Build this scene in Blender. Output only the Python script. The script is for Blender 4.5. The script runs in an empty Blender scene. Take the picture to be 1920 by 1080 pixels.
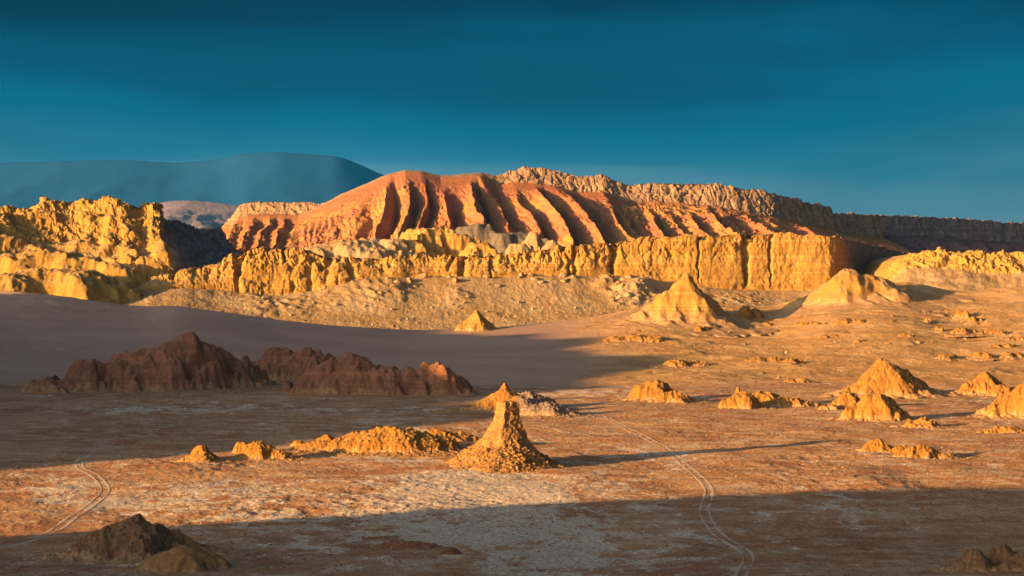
import bpy, math, time
import numpy as np
from mathutils import Vector

T0 = time.time()
scene = bpy.context.scene
COL = scene.collection
RNG = np.random.default_rng(7)

# ------------------------------------------------------------------ camera
FPX, HORIZON, CAM_H = 3583.0, 470.0, 60.0        # focal length in photo pixels, horizon row, eye height
PITCH = math.atan((540 - HORIZON) / FPX)
cam_data = bpy.data.cameras.new("camera")
cam = bpy.data.objects.new("camera", cam_data)
COL.objects.link(cam)
cam.location = (0, 0, CAM_H)
cam.rotation_euler = (math.pi / 2 - PITCH, 0, 0)
cam_data.sensor_width = 36
cam_data.lens = 36 * FPX / 1920
cam_data.clip_start = 1
cam_data.clip_end = 200000
scene.camera = cam

# ------------------------------------------------------------------ sun + sky
SUN_EL = math.radians(8.2)
SDIR = np.array([0.835, 0.55]); SDIR = SDIR / np.linalg.norm(SDIR)    # the way the light travels over the ground
NDIR = np.array([-SDIR[1], SDIR[0]])
to_sun = Vector((-SDIR[0] * math.cos(SUN_EL), -SDIR[1] * math.cos(SUN_EL), math.sin(SUN_EL)))
sd = bpy.data.lights.new("sun", 'SUN')
sd.energy = 5.0
sd.angle = math.radians(0.53)
sd.color = (1.0, 0.61, 0.25)
sun = bpy.data.objects.new("sun", sd)
COL.objects.link(sun)
sun.location = (-300, -300, 400)
sun.rotation_euler = to_sun.to_track_quat('Z', 'Y').to_euler()

world = bpy.data.worlds.new("World")
scene.world = world
world.use_nodes = True
wn, wl = world.node_tree.nodes, world.node_tree.links
wn.clear()


def wnode(t, **kw):
    n = wn.new(t)
    for k, v in kw.items():
        setattr(n, k, v)
    return n


def wmath(op, a, b=None, clamp=False):
    n = wnode('ShaderNodeMath', operation=op, use_clamp=clamp)
    for i, v in enumerate((a, b)):
        if v is None:
            continue
        if isinstance(v, (int, float)):
            n.inputs[i].default_value = v
        else:
            wl.new(v, n.inputs[i])
    return n.outputs[0]


out = wnode('ShaderNodeOutputWorld')
bg = wnode('ShaderNodeBackground')
wl.new(bg.outputs[0], out.inputs[0])
bg.inputs[1].default_value = 0.115
sky = wnode('ShaderNodeTexSky', sky_type='NISHITA')
sky.sun_disc = False
sky.sun_elevation = SUN_EL
sky.sun_rotation = math.atan2(to_sun.x, to_sun.y)
sky.altitude = 2500
sky.air_density = 0.65
sky.dust_density = 7.0
sky.ozone_density = 0.4
tc = wnode('ShaderNodeTexCoord')
sep = wnode('ShaderNodeSeparateXYZ')
wl.new(tc.outputs['Generated'], sep.inputs[0])
# the storm deck stands on the side away from the sun; towards the sun the sky is open
away = wmath('ADD', wmath('MULTIPLY', sep.outputs[0], float(SDIR[0])), wmath('MULTIPLY', sep.outputs[1], float(SDIR[1])))
mp = wnode('ShaderNodeMapping')
mp.inputs['Scale'].default_value = (3.0, 3.0, 20.0)
wl.new(tc.outputs['Generated'], mp.inputs[0])
nz = wnode('ShaderNodeTexNoise')
nz.inputs['Scale'].default_value = 1.0
nz.inputs['Detail'].default_value = 4.0
nz.inputs['Roughness'].default_value = 0.45
nz.inputs['Distortion'].default_value = 0.3
wl.new(mp.outputs[0], nz.inputs['Vector'])
mp2 = wnode('ShaderNodeMapping')
mp2.inputs['Scale'].default_value = (2.2, 2.2, 5.0)
mp2.inputs['Location'].default_value = (3.1, 1.7, 0.4)
wl.new(tc.outputs['Generated'], mp2.inputs[0])
nz2 = wnode('ShaderNodeTexNoise')
nz2.inputs['Scale'].default_value = 1.4
nz2.inputs['Detail'].default_value = 3.0
wl.new(mp2.outputs[0], nz2.inputs['Vector'])
cover = wnode('ShaderNodeMapRange', interpolation_type='SMOOTHSTEP')
cover.inputs['From Min'].default_value = -0.15
cover.inputs['From Max'].default_value = 0.2
wl.new(wmath('ADD', away, wmath('MULTIPLY', wmath('SUBTRACT', nz2.outputs[0], 0.5), 0.3)), cover.inputs['Value'])
# elevation, its edge broken up by the noise, looks up the colour of the cloud base
elev = wmath('ADD', sep.outputs[2], wmath('MULTIPLY', wmath('SUBTRACT', nz.outputs[0], 0.5), 0.11))
ramp = wnode('ShaderNodeValToRGB')
ramp.color_ramp.interpolation = 'EASE'
wl.new(wmath('MULTIPLY', elev, 4.0, True), ramp.inputs[0])
CLOUD = [(0.00, (0.125, 0.235, 0.30)), (0.10, (0.085, 0.205, 0.285)), (0.20, (0.016, 0.135, 0.235)), (0.30, (0.001, 0.118, 0.225)),
         (0.40, (0.0005, 0.068, 0.150)), (0.50, (0.0005, 0.026, 0.072)), (1.0, (0.003, 0.026, 0.062))]
while len(ramp.color_ramp.elements) < len(CLOUD):
    ramp.color_ramp.elements.new(0.5)
for e, (p, c) in zip(ramp.color_ramp.elements, CLOUD):
    e.position = p
    e.color = (*c, 1)
dens = wnode('ShaderNodeMapRange')
dens.inputs['From Min'].default_value = 0.3
dens.inputs['From Max'].default_value = 0.7
dens.inputs['To Min'].default_value = 0.72
dens.inputs['To Max'].default_value = 1.22
wl.new(nz2.outputs[0], dens.inputs['Value'])
cl = wnode('ShaderNodeVectorMath', operation='SCALE')
wl.new(ramp.outputs[0], cl.inputs[0])
CLOUD_GAIN = 2.75
wl.new(wmath('MULTIPLY', dens.outputs[0], CLOUD_GAIN), cl.inputs['Scale'])
mix = wnode('ShaderNodeMix', data_type='RGBA')
wl.new(cover.outputs[0], mix.inputs[0])
wl.new(sky.outputs[0], mix.inputs[6])
wl.new(cl.outputs[0], mix.inputs[7])
wl.new(mix.outputs[2], bg.inputs[0])

scene.view_settings.view_transform = 'Standard'
scene.view_settings.look = 'None'
scene.view_settings.exposure = 1.72
scene.view_settings.gamma = 1.0
scene.view_settings.use_curve_mapping = False
scene.cycles.max_bounces = 6
scene.cycles.diffuse_bounces = 3
scene.cycles.volume_bounces = 0

# ------------------------------------------------------------------ pixel <-> world
CA, SA = math.cos(PITCH), math.sin(PITCH)


def W(px, py, d):
    """point at forward distance d that the photo shows at (px, py)"""
    px, py, d = np.broadcast_arrays(np.asarray(px, float), np.asarray(py, float), np.asarray(d, float))
    rx, ru = (px - 960) / FPX, -(py - 540) / FPX
    dy, dz = CA + ru * SA, -SA + ru * CA
    return np.stack([rx / dy * d, d + 0 * rx, CAM_H + dz / dy * d], -1)


def floor_d(py):
    ru = -(np.asarray(py, float) - 540) / FPX
    return CAM_H * (CA + ru * SA) / (SA - ru * CA)


def tab(rows):
    a = np.array(rows, float)
    return lambda x, k=1: np.interp(x, a[:, 0], a[:, k])


def stab(rows, sig):
    """like tab, but with the corners of the polyline rounded off"""
    a = np.array(rows, float)
    q = np.arange(a[0, 0] - 4 * sig, a[-1, 0] + 4 * sig + 1)
    k = np.exp(-0.5 * (np.arange(-3 * sig, 3 * sig + 1) / sig) ** 2); k /= k.sum()
    cols = []
    for c in range(1, a.shape[1]):
        v = np.interp(q, a[:, 0], a[:, c])
        v = np.convolve(np.pad(v, 3 * sig, mode='edge'), k, 'valid')
        cols.append(v)
    return lambda x, k=1: np.interp(x, q, cols[k - 1])


def smooth(a, b, x):
    t = np.clip((x - a) / (b - a), 0, 1)
    return t * t * (3 - 2 * t)


# ------------------------------------------------------------------ noise
PERM = RNG.permutation(256).astype(np.int32)
PERM = np.concatenate([PERM, PERM, PERM])
GR3 = np.array([(1, 1, 0), (-1, 1, 0), (1, -1, 0), (-1, -1, 0), (1, 0, 1), (-1, 0, 1), (1, 0, -1), (-1, 0, -1),
                (0, 1, 1), (0, -1, 1), (0, 1, -1), (0, -1, -1), (1, 1, 0), (-1, 1, 0), (0, -1, 1), (0, -1, -1)], float)
GA = np.arange(16) / 16 * 2 * np.pi
GR2 = np.stack([np.cos(GA), np.sin(GA)], -1) * 1.3


def fade(t):
    return t * t * t * (t * (t * 6 - 15) + 10)


def n2(x, y):
    xi, yi = np.floor(x).astype(np.int32), np.floor(y).astype(np.int32)
    xf, yf = x - xi, y - yi
    xi &= 255; yi &= 255
    u, v = fade(xf), fade(yf)

    def g(ix, iy, dx, dy):
        h = GR2[PERM[PERM[ix] + iy] & 15]
        return h[..., 0] * dx + h[..., 1] * dy
    a = g(xi, yi, xf, yf); b = g(xi + 1, yi, xf - 1, yf)
    c = g(xi, yi + 1, xf, yf - 1); d = g(xi + 1, yi + 1, xf - 1, yf - 1)
    return (a + u * (b - a)) + v * ((c + u * (d - c)) - (a + u * (b - a)))


def n3(x, y, z):
    xi, yi, zi = (np.floor(q).astype(np.int32) for q in (x, y, z))
    xf, yf, zf = x - xi, y - yi, z - zi
    xi &= 255; yi &= 255; zi &= 255
    u, v, w = fade(xf), fade(yf), fade(zf)
    r = []
    for dz in (0, 1):
        q = []
        for dy in (0, 1):
            p = []
            for dx in (0, 1):
                h = GR3[PERM[PERM[PERM[xi + dx] + yi + dy] + zi + dz] & 15]
                p.append(h[..., 0] * (xf - dx) + h[..., 1] * (yf - dy) + h[..., 2] * (zf - dz))
            q.append(p[0] + u * (p[1] - p[0]))
        r.append(q[0] + v * (q[1] - q[0]))
    return r[0] + w * (r[1] - r[0])


def fbm2(x, y, o=4, g=0.5):
    s, a = 0, 1.0
    for i in range(o):
        s = s + a * n2(x + 17.3 * i, y - 9.1 * i); x = x * 2.03; y = y * 2.03; a *= g
    return s


def fbm3(x, y, z, o=4, g=0.5):
    s, a = 0, 1.0
    for i in range(o):
        s = s + a * n3(x + 17.3 * i, y - 9.1 * i, z + 5.7 * i); x = x * 2.03; y = y * 2.03; z = z * 2.03; a *= g
    return s


def rid2(x, y, o=4, g=0.5):
    s, a = 0, 1.0
    for i in range(o):
        s = s + a * (1 - 2.2 * np.abs(n2(x + 11.3 * i, y - 4.1 * i))); x = x * 2.03; y = y * 2.03; a *= g
    return s


def rid3(x, y, z, o=4, g=0.5):
    s, a = 0, 1.0
    for i in range(o):
        s = s + a * (1 - 2.2 * np.abs(n3(x + 11.3 * i, y - 4.1 * i, z + 2.3 * i))); x = x * 2.03; y = y * 2.03; z = z * 2.03; a *= g
    return s


def cell3(x, y, z):
    """distance to the nearest and second feature point, and a random value of the nearest cell"""
    xi, yi, zi = (np.floor(q).astype(np.int32) for q in (x, y, z))
    f1 = np.full(x.shape, 9.0); f2 = np.full(x.shape, 9.0); val = np.zeros(x.shape)
    for dx in (-1, 0, 1):
        for dy in (-1, 0, 1):
            for dz in (-1, 0, 1):
                a, b, c = xi + dx, yi + dy, zi + dz
                h = PERM[PERM[PERM[a & 255] + (b & 255)] + (c & 255)]
                h2 = PERM[h + 31]; h3 = PERM[h2 + 77]
                dd = (a + h / 255 - x) ** 2 + (b + h2 / 255 - y) ** 2 + (c + h3 / 255 - z) ** 2
                nearer = dd < f1
                f2 = np.where(nearer, f1, np.minimum(f2, dd))
                val = np.where(nearer, h3 / 255, val)
                f1 = np.where(nearer, dd, f1)
    return np.sqrt(f1), np.sqrt(f2), val


# ------------------------------------------------------------------ mesh helpers
def link(name, me, parent=None, mat=None, kind=None, label=None, cat=None, group=None):
    o = bpy.data.objects.new(name, me)
    COL.objects.link(o)
    if parent is not None:
        o.parent = parent
    if mat is not None and me is not None and not len(me.materials):
        me.materials.append(mat)
    for k, v in (("kind", kind), ("label", label), ("category", cat), ("group", group)):
        if v:
            o[k] = v
    return o


def mesh_np(name, V, Q, attrs=None, smooth_shade=True):
    V = np.ascontiguousarray(V, np.float32); Q = np.ascontiguousarray(Q, np.int32)
    k = Q.shape[1]
    me = bpy.data.meshes.new(name)
    me.vertices.add(len(V)); me.vertices.foreach_set("co", V.ravel())
    me.loops.add(Q.size); me.loops.foreach_set("vertex_index", Q.ravel())
    me.polygons.add(len(Q))
    me.polygons.foreach_set("loop_start", np.arange(0, Q.size, k, dtype=np.int32))
    me.polygons.foreach_set("use_smooth", np.full(len(Q), smooth_shade))
    for an, av in (attrs or {}).items():
        at = me.attributes.new(an, 'FLOAT', 'POINT')
        at.data.foreach_set("value", np.ascontiguousarray(av, np.float32).ravel())
    me.update(calc_edges=True)
    return me


def grid_quads(nr, nc):
    i = np.arange(nr * nc).reshape(nr, nc)
    return np.stack([i[:-1, :-1], i[:-1, 1:], i[1:, 1:], i[1:, :-1]], -1).reshape(-1, 4)


def submesh(name, V, Q, keep, attrs=None, off=(0, 0, 0)):
    Q = Q[keep]
    used = np.unique(Q)
    m = np.zeros(len(V), np.int64); m[used] = np.arange(len(used))
    return mesh_np(name, V[used] - np.asarray(off), m[Q], {k: v[used] for k, v in (attrs or {}).items()})


# ------------------------------------------------------------------ materials
class NT:
    def __init__(s, name, rough=0.9):
        s.m = bpy.data.materials.new(name)
        s.m.use_nodes = True
        s.n, s.l = s.m.node_tree.nodes, s.m.node_tree.links
        s.b = s.n["Principled BSDF"]
        s.b.inputs["Roughness"].default_value = rough
        s.b.inputs["Specular IOR Level"].default_value = 0.15
        g = s.n.new('ShaderNodeNewGeometry')
        s.pos, s.nor = g.outputs['Position'], g.outputs['Normal']

    def sock(s, v, i):
        if isinstance(v, (int, float)):
            i.default_value = v
        elif isinstance(v, tuple):
            i.default_value = (*v, 1) if len(i.default_value) == 4 else v
        else:
            s.l.new(v, i)

    def math(s, op, a, b=None, clamp=False):
        n = s.n.new('ShaderNodeMath'); n.operation = op; n.use_clamp = clamp
        s.sock(a, n.inputs[0])
        if b is not None:
            s.sock(b, n.inputs[1])
        return n.outputs[0]

    def noise(s, scale, detail=4, rough=0.55, stretch=(1, 1, 1), dist=0.0, off=(0, 0, 0)):
        mp = s.n.new('ShaderNodeMapping')
        mp.inputs['Scale'].default_value = stretch
        mp.inputs['Location'].default_value = off
        s.l.new(s.pos, mp.inputs[0])
        n = s.n.new('ShaderNodeTexNoise')
        n.inputs['Scale'].default_value = scale
        n.inputs['Detail'].default_value = detail
        n.inputs['Roughness'].default_value = rough
        n.inputs['Distortion'].default_value = dist
        s.l.new(mp.outputs[0], n.inputs['Vector'])
        return n.outputs[0]

    def voro(s, scale, feature='F1', stretch=(1, 1, 1)):
        mp = s.n.new('ShaderNodeMapping')
        mp.inputs['Scale'].default_value = stretch
        s.l.new(s.pos, mp.inputs[0])
        n = s.n.new('ShaderNodeTexVoronoi'); n.feature = feature
        n.inputs['Scale'].default_value = scale
        s.l.new(mp.outputs[0], n.inputs['Vector'])
        return n.outputs[0]

    def rng(s, v, a, b, c=0.0, d=1.0, sm=True):
        n = s.n.new('ShaderNodeMapRange')
        n.interpolation_type = 'SMOOTHSTEP' if sm else 'LINEAR'
        s.sock(v, n.inputs['Value'])
        for k, q in zip(('From Min', 'From Max', 'To Min', 'To Max'), (a, b, c, d)):
            n.inputs[k].default_value = q
        return n.outputs[0]

    def mix(s, f, a, b, blend='MIX'):
        n = s.n.new('ShaderNodeMix'); n.data_type = 'RGBA'; n.blend_type = blend
        s.sock(f, n.inputs[0]); s.sock(a, n.inputs[6]); s.sock(b, n.inputs[7])
        return n.outputs[2]

    def attr(s, name):
        n = s.n.new('ShaderNodeAttribute'); n.attribute_name = name
        return n.outputs['Fac']

    def col(s, c):
        s.sock(c, s.b.inputs['Base Color'])

    def bump(s, h, dist, strength=1.0):
        n = s.n.new('ShaderNodeBump')
        n.inputs['Distance'].default_value = dist
        n.inputs['Strength'].default_value = strength
        s.sock(h, n.inputs['Height'])
        if s.b.inputs['Normal'].is_linked:
            s.l.new(s.b.inputs['Normal'].links[0].from_socket, n.inputs['Normal'])
        s.l.new(n.outputs[0], s.b.inputs['Normal'])


def rock(name, base, dark, light, size, strata=0.0, bump=0.6, dust=None, dust_amt=0.0, warm=None, zcol=None):
    """layered weathered rock; size = metres of the main mottling, dust = fine sand that settles on flat places"""
    t = NT(name)
    a = t.noise(1 / size, 6, 0.6)
    b = t.noise(4.5 / size, 5, 0.65, off=(31, 7, 3))
    c = t.mix(t.rng(a, 0.35, 0.65), dark, base)
    c = t.mix(t.rng(b, 0.5, 0.72, 0, 0.8), c, light)
    if warm:
        c = t.mix(t.rng(t.noise(0.35 / size, 4, 0.5, off=(5, 50, 9)), 0.45, 0.65), c, warm)
    if strata:
        s = t.noise(1.0, 5, 0.6, stretch=(0.03 / size, 0.03 / size, 2.4 / size), off=(0, 0, 4.4))
        c = t.mix(t.math('MULTIPLY', t.rng(s, 0.42, 0.58), strata), c, dark)
        s2 = t.noise(1.0, 4, 0.6, stretch=(0.04 / size, 0.04 / size, 6.0 / size), off=(9, 3, 1))
        c = t.mix(t.math('MULTIPLY', t.rng(s2, 0.52, 0.66), strata * 0.8), c, light)
    if zcol:
        sz = t.n.new('ShaderNodeSeparateXYZ'); t.l.new(t.pos, sz.inputs[0])
        zz = t.math('ADD', sz.outputs[2], t.math('MULTIPLY', t.math('SUBTRACT', a, 0.5), 60.0))
        c = t.mix(t.rng(zz, zcol[0], zcol[1], 0, 0.75), c, zcol[2])
    if dust:
        sp = t.n.new('ShaderNodeSeparateXYZ'); t.l.new(t.nor, sp.inputs[0])
        f = t.math('MULTIPLY', t.rng(sp.outputs[2], 0.62, 0.9), dust_amt)
        c = t.mix(f, c, dust)
    # sand and dust gathered about the foot of a heap
    c = t.mix(t.attr('low'), c, t.mix(t.rng(b, 0.4, 0.6), (0.36, 0.18, 0.07), (0.45, 0.255, 0.11)))
    t.col(c)
    t.bump(t.noise(6 / size, 7, 0.7, off=(3, 3, 3)), bump * size * 0.16)
    return t.m


M_MOUNT = rock("red_clay_slope", (0.35, 0.135, 0.045), (0.29, 0.098, 0.042), (0.40, 0.18, 0.062), 26, 0.4, 0.5, warm=(0.40, 0.185, 0.042), zcol=(110, 190, (0.33, 0.105, 0.045)))
M_CAP = rock("pale_cap_rock", (0.28, 0.17, 0.085), (0.18, 0.10, 0.055), (0.34, 0.22, 0.11), 14, 0.35, 0.5)
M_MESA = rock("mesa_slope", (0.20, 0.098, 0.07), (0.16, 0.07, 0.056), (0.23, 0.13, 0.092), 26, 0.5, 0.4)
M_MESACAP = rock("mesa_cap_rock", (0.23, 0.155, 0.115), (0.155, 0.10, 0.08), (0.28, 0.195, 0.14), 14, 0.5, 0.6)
M_CLIFF = rock("yellow_cliff_rock", (0.37, 0.198, 0.037), (0.31, 0.14, 0.027), (0.41, 0.265, 0.08), 9, 0.65, 0.4, (0.36, 0.235, 0.11), 0.6, warm=(0.36, 0.185, 0.035))
M_TALUS = rock("tan_talus", (0.35, 0.215, 0.09), (0.31, 0.175, 0.065), (0.40, 0.26, 0.12), 10, 0.0, 0.6, warm=(0.38, 0.25, 0.12))
M_BLUFF = rock("ochre_bluff_rock", (0.36, 0.195, 0.035), (0.29, 0.14, 0.026), (0.39, 0.24, 0.065), 11, 0.3, 0.4, (0.34, 0.22, 0.105), 0.5)
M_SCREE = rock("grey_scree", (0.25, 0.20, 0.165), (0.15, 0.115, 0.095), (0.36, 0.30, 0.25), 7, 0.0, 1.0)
M_BROWN = rock("brown_clay_rock", (0.35, 0.135, 0.06), (0.20, 0.082, 0.036), (0.42, 0.18, 0.085), 7, 0.3, 0.9, (0.42, 0.18, 0.09), 0.6)
M_OCHRE = rock("ochre_rock", (0.34, 0.15, 0.02), (0.23, 0.092, 0.017), (0.40, 0.20, 0.04), 3.5, 0.25, 0.6, (0.38, 0.21, 0.075), 0.35)
M_RUBBLE = rock("salt_crusted_rubble", (0.34, 0.17, 0.04), (0.22, 0.098, 0.03), (0.44, 0.30, 0.16), 1.6, 0.0, 1.0)
M_DARKRUB = rock("dark_rubble", (0.27, 0.175, 0.11), (0.14, 0.085, 0.052), (0.42, 0.31, 0.21), 1.6, 0.0, 1.0)
M_PILLAR = rock("brown_pillar_rock", (0.34, 0.165, 0.04), (0.22, 0.098, 0.034), (0.40, 0.225, 0.075), 2.2, 0.3, 0.8)
M_DOME = rock("olive_clay", (0.28, 0.135, 0.05), (0.19, 0.085, 0.033), (0.36, 0.20, 0.09), 2.6, 0.0, 0.5)
M_FLANK = rock("brown_scree_flank", (0.33, 0.20, 0.12), (0.25, 0.14, 0.085), (0.40, 0.26, 0.165), 9, 0.4, 0.6)
M_CLOD = rock("floor_clods", (0.34, 0.16, 0.07), (0.22, 0.095, 0.042), (0.58, 0.42, 0.27), 3.0, 0.0, 0.6)
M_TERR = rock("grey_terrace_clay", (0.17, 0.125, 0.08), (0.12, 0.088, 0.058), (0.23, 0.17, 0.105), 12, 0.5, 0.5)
M_SMOOTHDOME = rock("ochre_clay_dome", (0.37, 0.17, 0.05), (0.28, 0.125, 0.04), (0.42, 0.205, 0.07), 2.6, 0.0, 0.5)
M_HILL = rock("sandy_hill", (0.30, 0.18, 0.10), (0.24, 0.14, 0.08), (0.36, 0.22, 0.13), 20, 0.0, 0.5)
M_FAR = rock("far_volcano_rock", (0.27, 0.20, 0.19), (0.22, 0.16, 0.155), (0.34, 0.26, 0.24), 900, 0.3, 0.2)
M_FARHAZE = rock("far_range_haze_blue", (0.010, 0.070, 0.165), (0.010, 0.068, 0.160), (0.010, 0.072, 0.170), 3600, 0.0, 0.01)  # blue of the distant air painted into the rock colour, beyond the thin haze volume


def ground_material():
    t = NT("desert_ground", 0.95)
    big = t.noise(0.02, 5, 0.6)
    med = t.noise(0.12, 6, 0.65, off=(40, 2, 0))
    fine = t.noise(0.9, 6, 0.75, off=(8, 90, 0))
    clay = t.mix(t.rng(big, 0.4, 0.62), (0.38, 0.165, 0.062), (0.51, 0.26, 0.108))
    clay = t.mix(t.rng(med, 0.42, 0.66, 0, 0.8), clay, (0.56, 0.36, 0.19))
    clay = t.mix(t.rng(t.noise(0.05, 5, 0.6, off=(77, 13, 0)), 0.52, 0.66, 0, 0.8), clay, (0.40, 0.165, 0.065))
    streak = t.noise(0.11, 6, 0.7, stretch=(0.35, 1.3, 1), off=(3, 21, 0))
    clay = t.mix(t.rng(streak, 0.52, 0.66, 0, 0.75), clay, (0.60, 0.42, 0.25))
    clay = t.mix(t.rng(streak, 0.46, 0.36, 0, 0.6), clay, (0.29, 0.108, 0.04))
    salt_f = t.math('ADD', t.attr("salt"), t.math('MULTIPLY', t.math('SUBTRACT', fine, 0.5), 1.5))
    salt_f = t.math('ADD', salt_f, t.math('MULTIPLY', t.math('SUBTRACT', med, 0.5), 1.3))
    crust = t.mix(t.rng(fine, 0.35, 0.65), (0.50, 0.36, 0.22), (0.80, 0.64, 0.45))
    floor = t.mix(t.rng(salt_f, 0.42, 0.62, 0, 0.85), clay, crust)
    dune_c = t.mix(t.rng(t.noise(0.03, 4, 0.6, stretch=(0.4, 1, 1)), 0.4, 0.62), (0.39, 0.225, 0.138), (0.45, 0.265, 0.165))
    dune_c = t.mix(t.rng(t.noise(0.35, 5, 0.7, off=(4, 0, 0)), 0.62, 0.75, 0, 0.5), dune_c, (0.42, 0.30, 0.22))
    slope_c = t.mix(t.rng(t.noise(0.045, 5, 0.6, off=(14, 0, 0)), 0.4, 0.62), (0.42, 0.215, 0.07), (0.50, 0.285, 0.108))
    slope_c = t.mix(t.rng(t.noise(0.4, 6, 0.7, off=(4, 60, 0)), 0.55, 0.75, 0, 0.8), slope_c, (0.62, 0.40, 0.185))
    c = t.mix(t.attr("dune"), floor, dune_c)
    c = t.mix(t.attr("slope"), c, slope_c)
    t.col(c)
    amt = t.math('SUBTRACT', 1.0, t.math('MULTIPLY', t.attr("dune"), 0.85))
    t.bump(t.math('MULTIPLY', t.noise(0.55, 7, 0.75, off=(1, 2, 3)), amt), 1.0)
    return t.m


M_GROUND = ground_material()

# ------------------------------------------------------------------ terrain height
CREST = stab([(-900, 1150, 520), (-300, 1130, 534), (0, 1120, 546), (100, 1110, 555), (200, 1100, 569), (270, 1096, 577), (330, 1092, 574), (400, 1090, 585),
             (520, 1095, 602), (620, 1100, 612), (760, 1110, 621), (880, 1120, 620), (1000, 1130, 611), (1080, 1140, 602), (1180, 1150, 584),
             (1230, 1165, 572), (1300, 1180, 566), (1380, 1180, 574), (1450, 1190, 577), (1520, 1190, 556), (1560, 1200, 540), (1640, 1205, 529), (1700, 1205, 533),
             (1790, 1200, 548), (1850, 1200, 547), (1920, 1200, 541), (2600, 1200, 530)], 20)
FOOT = stab([(-900, 722), (0, 722), (700, 722), (1000, 728), (1200, 722), (1400, 720), (1600, 722), (1800, 728), (2600, 728)], 60)
TRACKS = [
    [(1085, 762), (1140, 785), (1200, 815), (1250, 842), (1290, 876), (1322, 905), (1330, 925), (1322, 960), (1345, 1000), (1402, 1040), (1385, 1085)],
    [(-60, 1040), (80, 1005), (140, 968), (178, 942), (198, 918), (180, 893), (150, 874), (165, 850), (210, 828)],
]


def track_pts(px):
    a = np.array(px, float)
    P = W(a[:, 0], a[:, 1], floor_d(a[:, 1]))[:, :2]
    t = np.linspace(0, len(P) - 1, 40 * (len(P) - 1) + 1)
    # Catmull-Rom through the marks
    i = np.minimum(t.astype(int), len(P) - 2); f = (t - i)[:, None]
    p0, p1, p2, p3 = (P[np.clip(i + k, 0, len(P) - 1)] for k in (-1, 0, 1, 2))
    return 0.5 * ((2 * p1) + (-p0 + p2) * f + (2 * p0 - 5 * p1 + 4 * p2 - p3) * f ** 2 + (-p0 + 3 * p1 - 3 * p2 + p3) * f ** 3)


TRACK_P = [track_pts(t) for t in TRACKS]


def px_of(x, y):
    return 960 + FPX * x / np.maximum(y, 60.0)


def base_height(x, y):
    """large forms of the ground: flat salt floor, grey dune on one side, sandy hillside on the other"""
    p = px_of(x, y)
    dc = CREST(p, 1)
    zc = W(p, CREST(p, 2), dc)[..., 2]
    zc = np.where(y < 200, 0, zc)
    fd = floor_d(FOOT(p)) + 18 * n2(x / 90, y / 90)
    t = np.clip((y - fd) / (dc - fd), 0, 1)
    up = zc * np.where(t < 1, (0.55 * t + 0.45 * t ** 2) - 0.10 * np.sin(t * np.pi) * smooth(900, 1300, p), 1)
    up = up * smooth(0.0, 0.10, t) + 0
    back = zc * (1 - 0.86 * smooth(0, 260, y - dc))
    z = np.where(y > dc, back, up)
    return z, t, p


def ground_z(x, y):
    return base_height(np.asarray(x, float), np.asarray(y, float))[0]


def hit(px, py):
    """where the view through a pixel meets the ground"""
    d = np.linspace(250, 1210, 4000)
    P = W(px, py, d)
    below = P[:, 2] <= ground_z(P[:, 0], P[:, 1])
    i = int(np.argmax(below)) if below.any() else int(np.argmin(np.abs(P[:, 2] - ground_z(P[:, 0], P[:, 1]))))
    return P[i]


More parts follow.
